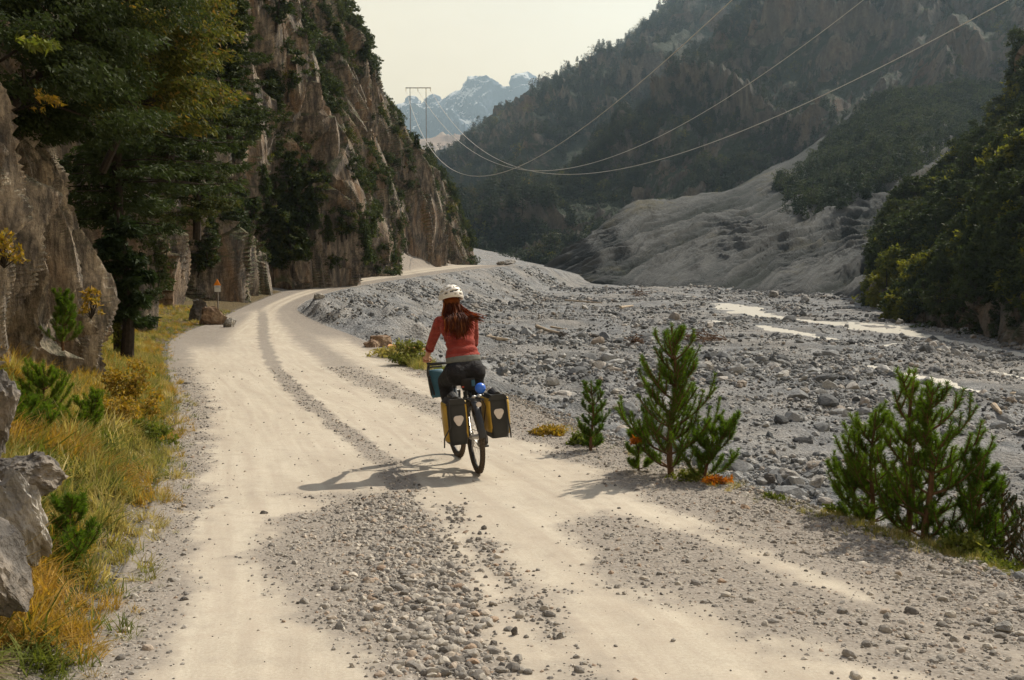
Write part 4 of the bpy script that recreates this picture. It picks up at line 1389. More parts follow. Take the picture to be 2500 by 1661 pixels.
# orient: outward normals point to the camera side
vis_c = ((CAM - cg) * cn).sum(1) > 0
if vis_c.mean() < 0.5: cn = -cn
CL = [  # centre x, y, radii, count, height, label, group
    (795, 95, 85, 85, 34, 4.6, 'dark pine in the big clump on the cliff top', 'pines crowning the cliff'),
    (850, 150, 50, 50, 12, 4.0, 'dark pine in the big clump on the cliff top', 'pines crowning the cliff'),
    (700, 90, 50, 80, 12, 3.8, 'dark pine in the big clump on the cliff top', 'pines crowning the cliff'),
    (690, 210, 50, 60, 12, 3.2, 'pine on dark ledges left of the crest clump', 'pines left of the crest clump'),
    (760, 260, 50, 50, 10, 3.0, 'pine on dark ledges left of the crest clump', 'pines left of the crest clump'),
    (915, 170, 25, 50, 7, 2.8, 'small pine leaning out from the skyline below the crest clump', 'pines on the cliff skyline'),
    (960, 270, 25, 40, 5, 2.4, 'small pine leaning out from the skyline below the crest clump', 'pines on the cliff skyline'),
    (1040, 340, 40, 30, 6, 1.8, 'small pine on the cliff skyline near the power line frame', 'pines near the power line frame'),
    (1075, 440, 20, 40, 4, 1.7, 'small pine on the cliff skyline near the power line frame', 'pines near the power line frame'),
    (700, 420, 45, 60, 14, 3.0, 'pine in the dark gully in the middle of the cliff', 'pines in the cliff gully'),
    (650, 500, 45, 50, 12, 2.9, 'pine in the dark gully in the middle of the cliff', 'pines in the cliff gully'),
    (690, 600, 50, 60, 22, 3.2, 'pine in the dense group above the dark cave mouth', 'pines above the cave mouth'),
    (750, 560, 50, 60, 16, 3.0, 'pine in the dense group above the dark cave mouth', 'pines above the cave mouth'),
    (850, 560, 60, 50, 16, 2.6, 'olive pine on the lower cliff right of the cave', 'pines on the lower cliff'),
    (890, 620, 50, 40, 14, 2.3, 'olive pine on the lower cliff right of the cave', 'pines on the lower cliff'),
    (830, 470, 50, 50, 10, 2.6, 'pine on the ledge below the smooth tan cliff face', 'pines below the tan face'),
    (960, 400, 40, 60, 10, 2.2, 'small pine on the far cliff below the skyline', 'small pines on the right cliff'),
    (1000, 480, 40, 50, 8, 2.1, 'small pine on the far cliff below the skyline', 'small pines on the right cliff'),
    (540, 560, 70, 60, 16, 2.8, 'pine on the brown cliff above the warning sign', 'pines above the warning sign'),
    (480, 640, 50, 30, 6, 2.2, 'pine on the brown cliff above the warning sign', 'pines above the warning sign'),
    (600, 340, 40, 90, 12, 2.6, 'pine clinging to the pale rib left of the gully', 'pines on the pale rib'),
    (1110, 540, 12, 40, 4, 1.6, 'low pine at the far corner of the cliff', 'pines at the cliff corner'),
    (830, 655, 40, 15, 5, 1.6, 'low bushy pine at the cliff foot beside the far road', 'low pines beside the far road'),
]
placed = 0
for (x0, y0, rx, ry, n, h, lb, gp_) in CL:
    dd_ = ((cpx - x0) / rx) ** 2 + ((cpy - y0) / ry) ** 2
    w = np.where((dd_ < 1) & (np.abs(cn[:, 2]) < 2), 1.0 - 0.5 * dd_, 0)
    # prefer places that face up
    w = w * (0.25 + np.clip(np.abs(cn[:, 2]), 0, 1))
    if w.sum() <= 0: continue
    for i in RNG.choice(len(w), n, p=w / w.sum(), replace=False):
        hh = h * RNG.uniform(0.65, 1.25)
        wd = 'tall ' if hh > 1.08 * h else 'low ' if hh < 0.82 * h else ''
        bare = lb.replace('small ', '').replace('low ', '')
        part = ('upper ' if cpy[i] < y0 else 'lower ') + ('left' if cpx[i] < x0 else 'right')
        place_tree(CP[RNG.integers(0, len(CP))], cg[i] - np.array([0, 0, 0.25 * hh]) + cn[i] * 0.05, hh, (wd + bare + ', ' + part) if n > 5 else lb, gp_, RNG.uniform(0.95, 1.35))
        placed += 1

def merged(pr):
    """trunk + crown in one prototype mesh for far woods"""
    a, b = pr
    Va = np.empty(len(a.vertices) * 3, np.float32); a.vertices.foreach_get('co', Va)
    Vb = np.empty(len(b.vertices) * 3, np.float32); b.vertices.foreach_get('co', Vb)
    Fa = np.array([p.vertices[:] for p in a.polygons]); Fb = np.array([p.vertices[:] for p in b.polygons])
    Va, Vb = Va.reshape(-1, 3), Vb.reshape(-1, 3)
    me = mesh_np('wood_mesh', np.concatenate([Va, Vb]), np.concatenate([Fa, Fb + len(Va)]), False)
    me.materials.append(a.materials[0]); me.materials.append(b.materials[0])
    mi = np.zeros(len(me.polygons), np.int32); mi[len(Fa):] = 1
    me.polygons.foreach_set('material_index', mi)
    return me

# shrubs and dwarf pines all over the cliff ledges: nobody could count them
SH = [merged(proto('bush', 70 + i, 420, 'far_pine')) for i in range(3)] + [merged(proto('pine', 76 + i, 420, 'far_pine')) for i in range(3)] + [merged(proto('bush', 79, 300, 'autumn'))]
gd = fbm(cg * np.array([0.07, 0.07, 0.035]), 4, 0.55, seed=801)
w = np.clip(gd + 0.02, 0, 1) * (0.12 + np.clip(np.abs(cn[:, 2]), 0, 1)) * (cpx > -80) * (cpy > -60) * (cpy < 690)
# foliage bands the photograph shows
for (x0, y0, rx, ry, k_) in [(670, 300, 60, 260, 0.25), (560, 540, 110, 90, 0.3), (720, 580, 110, 90, 0.5), (870, 580, 110, 90, 0.35), (800, 110, 110, 110, 0.6), (980, 440, 60, 80, 0.25), (300, 500, 160, 300, 0.3)]:
    w = w + k_ * 0.35 * np.clip(1 - ((cpx - x0) / rx) ** 2 - ((cpy - y0) / ry) ** 2, 0, 1)
# bare faces: the smooth tan wall and the pale ribs
for (x0, y0, rx, ry) in [(880, 280, 55, 110), (590, 120, 45, 140), (540, 330, 40, 70), (1090, 600, 30, 60), (560, 690, 60, 60), (470, 720, 80, 60), (940, 560, 25, 60)]:
    w = w * (1 - 0.93 * np.clip(1.3 - ((cpx - x0) / rx) ** 2 - ((cpy - y0) / ry) ** 2, 0, 1))
w = w * cd ** 0.8 * (1 - 0.6 * sstep(930, 1060, cpx))
ix = RNG.choice(len(w), 4200, p=w / w.sum(), replace=False)
sc_ = RNG.uniform(0.6, 1.7, len(ix)) * (0.7 + cd[ix] / 200)
sh_ = scatter('cliff_shrubs', cg[ix] - np.array([0, 0, 0.2]), rand_rot(len(ix), 0.15), sc_[:, None] * np.array([1.1, 1.1, 1.0]), SH)
sh_['label'] = 'dark dwarf pines and shrubs growing in the cracks of the cliff'

# wooded crags on the right: the trees along the two lit rims stand out one by one
def crag_trees(G, N, n, h0, label, group, rim):
    g, nn, px, py, d = grid_pick(G, N)
    if rim is not None:
        rl = np.array(rim, float)
        dist = np.full(len(px), 1e9)
        for (ax, ay), (bx, by) in zip(rl[:-1], rl[1:]):
            dx, dy = bx - ax, by - ay
            t = np.clip(((px - ax) * dx + (py - ay) * dy) / (dx * dx + dy * dy), 0, 1)
            dist = np.minimum(dist, np.hypot(px - ax - t * dx, py - ay - t * dy))
        w = np.exp(-(dist / 22) ** 2)
    else:
        w = np.ones(len(px))
    w = w * (px > 1950) * (px < 2600) * (py > -60) * (py < 800)
    for i in RNG.choice(len(w), n, p=w / w.sum(), replace=False):
        hh = h0 * RNG.uniform(0.6, 1.3)
        lb = label.replace('sunlit ', ('tall ' if hh > h0 else 'low ') + 'sunlit ')
        lb += ' ' * 0 + ', ' + ('by the water, left end' if py[i] > 680 and px[i] < 2250 else 'by the water' if py[i] > 680 else 'low on the rim' if py[i] > 600 else 'below mid rim' if py[i] > 520 else 'above mid rim' if py[i] > 420 else 'high on the rim' if py[i] > 300 else 'at the very top')
        place_tree(RP[RNG.integers(0, len(RP) - 3)], g[i] - np.array([0, 0, 0.3 * hh]), hh, lb, group, RNG.uniform(1.0, 1.4))
RIM1 = [(2165, 700), (2205, 630), (2260, 565), (2310, 500), (2360, 430), (2410, 350), (2450, 300), (2490, 240), (2540, 150)]
RIM2 = [(2215, 770), (2262, 705), (2310, 650), (2365, 625), (2400, 540), (2440, 480), (2500, 390), (2560, 320)]
crag_trees(R1G, R1N, 44, 3.6, 'sunlit yellow green tree on the farther crag', 'trees along the farther crag rim', RIM1)
crag_trees(R2G, R2N, 36, 2.8, 'sunlit yellow green tree on the nearer crag', 'trees along the nearer crag rim', RIM2)
gs, hs = [], []
for G_, N_, n_, h_ in ((R1G, R1N, 1500, 2.6), (R2G, R2N, 1300, 2.2)):
    g, nn, px, py, d = grid_pick(G_, N_)
    foot = sstep(BED + 2.2, BED + 5.0, g[:, 2])
    w = (px > 1950) * (px < 2700) * (py > -100) * (0.04 + foot) * np.clip(0.55 + fbm(g * 0.12, 3, seed=811), 0.05, 1)
    i = RNG.choice(len(w), n_, p=w / w.sum(), replace=False)
    gs.append(g[i] - np.array([0, 0, 0.4])); hs.append(h_ * RNG.uniform(0.5, 1.4, n_))
gs, hs = np.concatenate(gs), np.concatenate(hs)
CW = [merged(p) for p in RP[6:]] + [merged(proto('bush', 84, 500, 'far_pine')), merged(proto('bush', 86, 500, 'rim'))]
ix_ = RNG.choice(5, len(gs), p=[0.27, 0.27, 0.27, 0.13, 0.06])
cw = scatter('crag_woods', gs, rand_rot(len(gs), 0.06), hs[:, None] * np.array([1.15, 1.15, 1.0]), CW, ix_)
cw['label'] = 'dense dark woods covering the right-hand crags'

# woods on the mountains and the wedge on top of the scree
FW = [merged(proto('spruce', 60 + i, 240, 'forest')) for i in range(3)] + [merged(proto('pine', 66 + i, 240, 'forest')) for i in range(3)] + [merged(proto('pine', 69, 240, 'autumn'))]
gs, hs = [], []
def far_woods(G, N, n, h, seed, thr, extra=None):
    g, nn, px, py, d = grid_pick(G, N)
    f = fbm(g * (0.9 / (d.mean() * 0.12)), 5, 0.55, seed=seed)
    w = (px > 1020) * (px < 2600) * (py > -80) * (py < 690) * sstep(thr, thr + 0.25, f)
    if extra is not None: w = w * extra(px, py) 
    # area of the grid cell counts
    w = w * d ** 1.0
    i = RNG.choice(len(w), n, p=w / w.sum(), replace=True)
    jit = RNG.normal(0, d[i][:, None] * 0.0022, (n, 3)) * np.array([1, 1, 0])
    gs.append(g[i] + jit - np.array([0, 0, h * 0.15])); hs.append(h * RNG.uniform(0.5, 1.35, n))
far_woods(B1G, B1N, 9000, 9.5, 821, -0.35)
def b2f(px, py):
    bare = np.clip(1.25 - ((px - 1980) / 260) ** 2 - ((py - 230) / 230) ** 2, 0, 1)
    return 1 - 0.75 * bare
far_woods(B2G, B2N, 9500, 5.5, 823, -0.22, b2f)
def wedge(px, py):
    a = np.clip(1.5 - ((px - 2230) / 260) ** 2 - ((py - (480 - 0.62 * (px - 1950))) / 105) ** 2, 0, 1)
    b = np.clip(1.0 - ((px - 1925) / 45) ** 2 - ((py - 455) / 22) ** 2, 0, 1)
    c = 1.0 * (px > 2330) * (py < 520)
    return np.clip(a + b + c, 0, 1)
gs, hs = np.concatenate(gs), np.concatenate(hs)
fi = RNG.choice(7, len(gs), p=[0.2, 0.2, 0.2, 0.12, 0.12, 0.12, 0.04])
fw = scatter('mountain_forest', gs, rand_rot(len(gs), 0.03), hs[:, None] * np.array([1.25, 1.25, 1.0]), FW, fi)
fw['label'] = 'far conifer forest covering the mountain slopes'
gs, hs = [], []
far_woods(SG, SN, 5200, 3.4, 825, -0.9, wedge)
SW_ = [merged(proto('spruce', 90 + i, 260, 'slope')) for i in range(2)] + [merged(proto('bush', 92 + i, 260, 'slope')) for i in range(2)] + [merged(proto('pine', 95, 260, 'far_pine'))]
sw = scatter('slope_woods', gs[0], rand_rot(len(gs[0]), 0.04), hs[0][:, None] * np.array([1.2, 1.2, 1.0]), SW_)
sw['label'] = 'dark green woods spreading over the upper right of the scree'

# ---- young pines by the road: shoots with needles
def bottle_brush(mbn, p0, p1, n, L, rng, r0=0.0, back=0.0):
    """needles round the segment p0-p1"""
    p0, p1 = np.array(p0, float), np.array(p1, float)
    ax = p1 - p0; ln = np.linalg.norm(ax) + 1e-9; ax = ax / ln
    t = rng.random(n) ** 0.8
    c = p0 + np.outer(t, ax * ln)
    d = rng.normal(size=(n, 3)); d -= np.outer(d @ ax, ax); d /= np.linalg.norm(d, axis=1, keepdims=True)
    tip = 0.35 + 0.9 * t
    dirs = d + ax * tip[:, None] * 0.9 + np.array([0, 0, 0.15]); dirs /= np.linalg.norm(dirs, axis=1, keepdims=True)
    s = np.cross(dirs, rng.normal(size=(n, 3))); s /= np.linalg.norm(s, axis=1, keepdims=True)
    ll = L * rng.uniform(0.7, 1.15, n)[:, None]
    wv = s * L * 0.042
    V = np.stack([c - wv, c + wv, c + dirs * ll], 1).reshape(-1, 3)
    mbn.add(V, np.arange(3 * n).reshape(-1, 3))

def young_pine(P, H, label, seed, spread=0.42, whorls=7, lean=(0, 0), needle=0.045, nden=1.0, name='young_pine', mat='pine', low=0.06, asym=0.0):
    r = np.random.default_rng(seed)
    wood, ndl = MB(), MB()
    lean = np.array([lean[0], lean[1], 0.0])
    def trunk(t): 
        return np.array([0.02 * math.sin(t * 7 + seed) * H, 0.015 * math.cos(t * 5 + seed) * H, t * H]) + lean * (t ** 1.3) * H
    ts = np.linspace(0, 1, 9)
    wood.tube([trunk(t) - (np.array([0, 0, 0.05]) if t == 0 else 0) for t in ts], [0.020 * H * (1 - 0.8 * t) + 0.003 for t in ts], 7)
    def shoot(p, d, L, depth):
        """curved upward shoot with needles"""
        n = 4
        pts = [p]
        dd = np.array(d, float)
        for i in range(n):
            dd = dd + np.array([0, 0, 0.26]); dd /= np.linalg.norm(dd)
            pts.append(pts[-1] + dd * L / n)
        wood.tube(pts, [0.0065 * H * (1 - 0.6 * i / n) * (0.7 if depth else 1) + 0.0012 for i in range(n + 1)], 5, cap=False)
        k0 = 0 if depth or L < 0.2 * H else 1
        for i in range(k0, n):
            bottle_brush(ndl, pts[i], pts[i + 1], int(nden * (108 if i == n - 1 else 72) * max(0.5, L / n / 0.07)), needle * (1.0 if i < n - 1 else 0.85), r)
        if depth == 0 and L > 0.13:
            for i in range(1, n):
                for sgn in (-1, 1):
                    if r.random() < 0.6:
                        side = np.cross(dd, [0, 0, 1]); side /= np.linalg.norm(side) + 1e-9
                        d2 = np.array(pts[i + 1] - pts[i]); d2 /= np.linalg.norm(d2)
                        shoot(pts[i], d2 * 0.7 + side * sgn * 0.75 + np.array([0, 0, 0.1]), L * r.uniform(0.32, 0.5), 1)
    for wv in range(whorls):
        t = low + (0.93 - low) * (wv / (whorls - 0.3)) 
        k = 5 if t < 0.75 else 4
        off = r.uniform(0, 6.28)
        for j in range(k):
            an = off + 6.283 * j / k + r.normal(0, 0.2)
            if r.random() < 0.14: continue
            L = (spread * H * (1 - t) ** 0.75 + 0.09 * H) * r.uniform(0.5, 1.2)
            L *= 1 + asym * math.cos(an)
            up = 0.10 + 0.55 * t
            shoot(trunk(t), np.array([math.cos(an), math.sin(an), up]), L, 0)
    for i in range(2, 8):
        t0, t1 = 0.16 + i * 0.105, 0.16 + (i + 1) * 0.105
        if t1 > 0.35: bottle_brush(ndl, trunk(t0), trunk(min(1, t1)), int(nden * 70 * H), needle, r)
    bottle_brush(ndl, trunk(0.9), trunk(1.02), int(90 * nden), needle * 0.9, r)
    o = empty(name, P)
    tag(o, label, 'pine tree')
    wood.build('trunk', M['twig'], o)
    ndl.build('crown', M[mat], o)
    return o, trunk

def ground_at(px, Y, dz=0.0):
    p = at_z(px, Y, -0.5); z = gz(p[0], Y)
    p = at_z(px, Y, z)
    return np.array([p[0], Y, gz(p[0], Y) + dz])
young_pine(ground_at(1640, 9.35), 1.44, 'tallest single young pine at the right road edge, middle of the picture', 41, 0.36, 10, needle=0.050)
young_pine(ground_at(1715, 9.1), 0.62, 'bushy little pine leaning to the right beside the tallest single pine', 2, 0.55, 5, lean=(0.45, 0.0), needle=0.05)
young_pine(ground_at(1560, 9.6), 0.50, 'low pine with an orange leaf sprig left of the tallest single pine', 3, 0.45, 4, needle=0.05)
young_pine(ground_at(1445, 10.9), 0.78, 'small slender pine nearest to the rider', 4, 0.36, 6, needle=0.045)
young_pine(ground_at(2262, 7.05), 1.22, 'tall twin-topped young pine at the right, front stem', 5, 0.34, 7, needle=0.048, asym=0.2)
young_pine(ground_at(2215, 7.3), 1.28, 'slim rear stem of the twin young pines at the right', 6, 0.30, 7, needle=0.048)
young_pine(ground_at(2125, 7.6), 0.92, 'bushy pine left of the twin pines with several upright tips', 7, 0.46, 8, needle=0.048)
young_pine(ground_at(2085, 7.7), 0.55, 'low pine at the left end of the right-hand pine group', 8, 0.55, 4, needle=0.045)
young_pine(ground_at(2370, 6.9), 0.80, 'pine leaning right behind the yellow green herbs', 10, 0.45, 8, lean=(0.1, 0), needle=0.048)
young_pine(ground_at(2440, 7.0), 0.78, 'thin young spruce with a bare spiky top at the right', 11, 0.30, 12, needle=0.022, nden=1.1, mat='spruce', name='young_spruce')
young_pine(ground_at(2510, 6.6), 0.66, 'young spruce cut by the right edge of the picture', 12, 0.5, 8, needle=0.022, nden=1.3, mat='spruce', name='young_spruce')
# small pines on the left bank
def bank_at(px, Y): return ground_at(px, Y, 0.0)
young_pine(bank_at(110, 9.6), 0.62, 'spreading green pine on the left bank under the rock pillar', 21, 0.8, 5, needle=0.05)
young_pine(bank_at(210, 9.9), 0.46, 'second spreading pine on the left bank, right of the first', 22, 0.8, 4, lean=(0.2, 0), needle=0.05)
young_pine(bank_at(160, 13.0) + np.array([0, 0, 0.55]), 0.75, 'small pine growing against the pale rock pillar', 23, 0.35, 6, needle=0.05)
young_pine(bank_at(155, 5.6), 0.42, 'low dark pine in the grass below the jutting rock', 24, 0.8, 4, lean=(0.2, 0), needle=0.045)
young_pine(bank_at(60, 8.5), 0.45, 'low spreading pine at the left edge of the bank', 25, 0.9, 4, needle=0.05)

# ---- big spruce in front of the cliff
def big_spruce(P, H, label, seed, spread, n=150, mat='spruce', low=0.16, droop=0.35, sided=None):
    r = np.random.default_rng(seed)
    wood, lv = MB(), MB()
    ts = np.linspace(0, 1, 12)
    wood.tube([(0.1 * math.sin(t * 4), 0, t * H - (0.4 if t == 0 else 0)) for t in ts], [0.135 * (1 - 0.9 * t) + 0.02 for t in ts], 10)
    for i in range(n):
        t = low + (0.98 - low) * (i / n) ** 0.9
        an = r.uniform(0, 6.283)
        L = spread * (1 - t) ** 0.7 * r.uniform(0.55, 1.15) + 0.3
        if sided is not None: L *= 1 + sided * math.cos(an)
        d = np.array([math.cos(an), math.sin(an), 0.12])
        pts = [np.array([0.1 * math.sin(t * 4), 0, t * H])]
        for k in range(6):
            d = d + np.array([0, 0, -droop / 6 + (0.16 if k > 3 else 0)]); d /= np.linalg.norm(d)
            pts.append(pts[-1] + d * L / 6)
        wood.tube(pts, [0.024 * (1 - k / 7) * (1 - 0.5 * t) + 0.003 for k in range(7)], 4, cap=False)
        cs, ds = [], []
        side = np.cross(d, [0, 0, 1]); side /= np.linalg.norm(side)
        for k in range(1, 7):
            for q in range(7):
                f = r.random()
                b = pts[k - 1] * (1 - f) + pts[k] * f
                w = r.uniform(-1, 1) * L * 0.22 * (1 - 0.10 * k) 
                c = b + side * w + np.array([0, 0, -abs(w) * 0.35 - r.random() * 0.10])
                cs.append(c); ds.append(side * np.sign(w) * 0.6 + d * 0.6 + np.array([0, 0, -0.45]))
        V, Fc = tri_cloud(np.array(cs), 10, 0.12, 0.062, r, 1.6, np.array(ds))
        lv.add(V, Fc)
    o = empty('spruce_tree', P)
    tag(o, label, 'spruce')
    wood.build('trunk', M['bark'], o)
    lv.build('crown', M[mat], o)
    return o
big_spruce(np.array([*ground_at(292, 24.0)[:2], gz(ground_at(292, 24.0)[0], 24.0)]), 14.5, 'tall dark spruce with a straight black trunk beside the rock pillar', 31, 3.1, 165, low=0.22, sided=0.2)
big_spruce(np.array([*ground_at(308, 22.0)[:2], gz(ground_at(308, 22.0)[0], 22.0)]), 3.4, 'thin young spruce with a pale stem right of the tall dark spruce', 32, 0.5, 26, low=0.3)
big_spruce(at(480, 560, 38) , 7.5, 'olive spruce on the cliff ledge right of the tall dark spruce', 33, 2.6, 90, mat='far_pine', low=0.05)
big_spruce(at(415, 420, 35) , 7.0, 'dark spruce on the upper ledge behind the tall dark spruce', 34, 2.6, 90, mat='far_pine', low=0.05)
big_spruce(at(560, 330, 44) , 7.0, 'dark spruce on the ledge left of the pale cliff rib', 35, 2.4, 80, mat='far_pine', low=0.05)

# ---- broad crown overhanging from the top left
def leafy_tree(P, base_pts, centers, label, seed, mat, n_per, spread, size, name='leafy_tree', cat='tree', rad=0.12):
    """base_pts: trunk polyline (world); centres of leaf clumps (world)"""
    r = np.random.default_rng(seed)
    P = np.array(P, float)
    wood, lv = MB(), MB()
    bp = [np.array(p) - P for p in base_pts]
    wood.tube(bp, [rad * (1 - 0.65 * i / (len(bp) - 1)) for i in range(len(bp))], 8)
    cs = np.array(centers) - P
    for c in cs[::2]:
        j = int(np.argmin([np.linalg.norm(c - b) for b in bp]))
        b = bp[j]
        mid = (b + c) / 2 + r.normal(0, 0.12, 3)
        wood.tube([b, mid, c], [rad * 0.30, rad * 0.16, rad * 0.05], 4, cap=False)
    V, Fc = tri_cloud(cs, n_per, spread, size, r, 1.5, np.tile(np.array([[0.6, -0.1, -0.55]]), (len(cs), 1)), zf=0.30)
    lv.add(V, Fc)
    o = empty(name, P)
    tag(o, label, cat)
    wood.build('trunk', M['bark'], o)
    lv.build('crown', M[mat], o)
    return o
def px_cloud(n, x0, y0, rx, ry, Y0, dY, rng):
    q = []
    while len(q) < n:
        a, b = rng.uniform(-1, 1, 2)
        if a * a + b * b < 1: q.append(at(x0 + a * rx, y0 + b * ry, Y0 + rng.uniform(-dY, dY)))
    return q
r_ = np.random.default_rng(5)
cs = px_cloud(50, 410, 90, 130, 190, 17.5, 1.8, r_) + px_cloud(26, 475, 170, 85, 170, 18, 1.5, r_) + px_cloud(18, 350, 230, 120, 80, 17, 1.5, r_)
leafy_tree(at(260, 380, 17.5), [at(250, 420, 17.5), at(330, 250, 17.3), at(390, 100, 17.5), at(440, -60, 17.8)], cs, 'overhanging tree with olive and rusty leaves at the upper left, right part', 51, 'autumn', 210, 0.42, 0.042, rad=0.07)
cs = px_cloud(34, 230, 210, 150, 130, 14.8, 1.0, r_) + px_cloud(36, 90, 100, 190, 150, 14.0, 1.5, r_) + px_cloud(26, 300, 0, 190, 110, 15, 1.5, r_) + px_cloud(20, 60, 290, 90, 60, 15, 0.7, r_)
leafy_tree(at(60, 260, 14), [at(-60, 330, 13.5), at(60, 230, 13.8), at(170, 110, 14), at(300, -60, 14.4)], cs, 'dark overhanging pine boughs in the upper left corner', 52, 'far_pine', 340, 0.50, 0.036, rad=0.10)
cs = px_cloud(9, 85, 95, 45, 25, 12.6, 0.3, r_)
leafy_tree(at(20, 120, 12.9), [at(0, 150, 13), at(60, 110, 12.8), at(120, 90, 12.6)], cs, 'bright yellow green leafy twig against the dark upper left corner', 53, 'green', 26, 0.18, 0.045, rad=0.02, name='leafy_branch', cat='branch')
cs = px_cloud(7, 95, 245, 40, 30, 12.4, 0.2, r_)
leafy_tree(at(60, 260, 12.9), [at(40, 270, 13), at(90, 250, 12.5)], cs, 'yellow autumn twig on top of the rock pillar', 54, 'yellow', 16, 0.12, 0.035, rad=0.015, name='leafy_branch', cat='branch')

# ---- shrubs
def bush(P, rx, rz, label, mat, seed, n=26, n_per=60, size=0.03, name='bush', cat='bush', stems=9):
    r = np.random.default_rng(seed)
    cs = []
    wood, lv = MB(), MB()
    for i in range(n):
        d = r.normal(size=3); d[2] = abs(d[2]) + 0.15; d /= np.linalg.norm(d)
        c = d * np.array([rx, rx, rz]) * r.uniform(0.4, 1.0)
        cs.append(c)
        if i < stems * 2: wood.tube([(0, 0, -0.05), tuple(c * 0.5 + r.normal(0, 0.02, 3)), tuple(c)], [0.008, 0.005, 0.002], 4, cap=False)
    V, Fc = tri_cloud(np.array(cs), n_per, 0.30 * rx, size, r, 1.0)
    lv.add(V, Fc)
    o = empty(name, P)
    tag(o, label, cat)
    wood.build('stems', M['bark'], o)
    lv.build('leaves', M[mat], o)
    return o
bush(bank_at(320, 12.5), 0.42, 0.75, 'yellow autumn bush leaning over the grass by the left road edge', 'yellow', 61, 40, 80, 0.028)
bush(bank_at(265, 11.0), 0.35, 0.45, 'lower yellow bush left of the yellow autumn bush', 'yellow', 62, 30, 70, 0.026)
bush(bank_at(355, 10.8), 0.30, 0.32, 'low yellow green bush at the very edge of the gravel', 'green', 63, 26, 60, 0.026)
bush(at(222, 770, 14.3), 0.17, 0.42, 'tall yellow sprig climbing beside the rock pillar', 'yellow', 64, 20, 9, 0.045)
bush(at(288, 860, 22), 0.10, 1.35, 'slender yellow green sapling in front of the dark trunk', 'green', 65, 26, 14, 0.06, name='sapling', cat='sapling')
bush(at(10, 640, 9.0), 0.18, 0.30, 'yellow orange leaf clump at the left edge of the picture', 'yellow', 66, 26, 12, 0.03)
bush(ground_at(1000, 23.5), 0.55, 0.60, 'dry yellow green shrub beside the rider left pannier', 'grass', 67, 30, 60, 0.05)
bush(ground_at(935, 26.0), 0.5, 0.30, 'low herb patch left of the dry shrub', 'grass', 68, 22, 30, 0.05)
bush(ground_at(1350, 12.2), 0.26, 0.10, 'low yellow herbs at the road edge right of the rider', 'yellow', 69, 26, 40, 0.028)
bush(ground_at(1420, 11.4), 0.26, 0.14, 'low green herbs in front of the small slender pine', 'green', 70, 24, 40, 0.028)
bush(ground_at(1555, 9.5) + np.array([0, -0.05, 0.30]), 0.06, 0.10, 'bright orange sprig in the low pine', 'orange', 71, 10, 20, 0.03, stems=2)
bush(ground_at(1745, 8.9), 0.16, 0.10, 'orange herb at the foot of the leaning little pine', 'orange', 72, 18, 30, 0.024)
bush(ground_at(1680, 9.1), 0.18, 0.08, 'yellow green grass cushion under the tallest single pine', 'green', 73, 18, 30, 0.024)
bush(ground_at(2350, 6.6), 0.25, 0.15, 'yellow green herbs at the foot of the right-hand pines', 'green', 74, 30, 50, 0.022)
bush(ground_at(2430, 6.3), 0.18, 0.10, 'small yellow leafed plant on the gravel under the spruces', 'green', 75, 20, 40, 0.022)
bush(ground_at(2030, 7.9), 0.10, 0.10, 'tiny green tuft left of the right-hand pine group', 'green', 76, 14, 30, 0.02)
bush(ground_at(1880, 8.3), 0.12, 0.05, 'thin yellow herbs on the gravel edge between the pine groups', 'green', 77, 14, 24, 0.02)

# ---- grass on the left bank and along the edges
def tuft(seed, n=34, h=1.0, spread=0.35, mat='grass'):
    r = np.random.default_rng(seed)
    V, Fc = [], []
    for i in range(n):
        an = r.uniform(0, 6.283); base = r.normal(0, 0.14, 2)
        out = r.uniform(0.1, 1.0) * spread * 2
        hh = h * r.uniform(0.45, 1.05)
        d = np.array([math.cos(an), math.sin(an)])
        w = 0.014 * r.uniform(0.7, 1.4)
        s = np.array([-d[1], d[0], 0]) * w
        pts = []
        for k, t in enumerate((0, 0.4, 0.75, 1.0)):
            pts.append(np.array([base[0] + d[0] * out * t ** 1.7, base[1] + d[1] * out * t ** 1.7, hh * (t - 0.30 * t * t * out)]))
        b = len(V)
        for k, p in enumerate(pts[:3]):
            ww = (1, 0.8, 0.5)[k]
            V += [p - s * ww, p + s * ww]
        V.append(pts[3])
        Fc += [(b, b + 1, b + 3), (b, b + 3, b + 2), (b + 2, b + 3, b + 5), (b + 2, b + 5, b + 4), (b + 4, b + 5, b + 6)]
    me = mesh_np('tuft_mesh', np.array(V), np.array(Fc), False)
    me.materials.append(M[mat])
    return me
TF = [tuft(i) for i in range(4)] + [tuft(10 + i, 26, 0.8, 0.4, 'green') for i in range(2)] + [tuft(20 + i, 36, 1.05, 0.4, 'gold') for i in range(2)]
n = 60000
y = 2.6 + 52 * RNG.random(n) ** 1.5
x = EL(y) - 6.5 * RNG.random(n) ** 1.0 * (0.35 + y / 30)
x = x + 0.12
z = ground_z(x, y)
vis, px, py, dd = in_view(x, y, z, 120, 1800)
dl = EL(y) - x
k = vis & (RNG.random(n) < np.clip(0.25 + dl / 0.7, 0.0, 1) * np.clip(0.65 + 1.2 * fbm(np.stack([x, y, 0 * x], 1) * 1.2, 3, seed=833), 0.1, 1))
x, y, z, dl = x[k][:15500], y[k][:15500], z[k][:15500], dl[k][:15500]
hgt = (0.08 + 0.19 * RNG.random(len(x)) ** 1.6) * (0.5 + np.clip(dl / 0.8, 0, 1) * 0.7) * (1 - 0.35 * sstep(18, 30, y))
yel = fbm(np.stack([x, y, 0 * x], 1) * 0.9, 3, seed=835) + RNG.normal(0, 0.25, len(x))
ti = np.where(yel > 0.12, RNG.integers(4, 6, len(x)), RNG.integers(0, 4, len(x)))
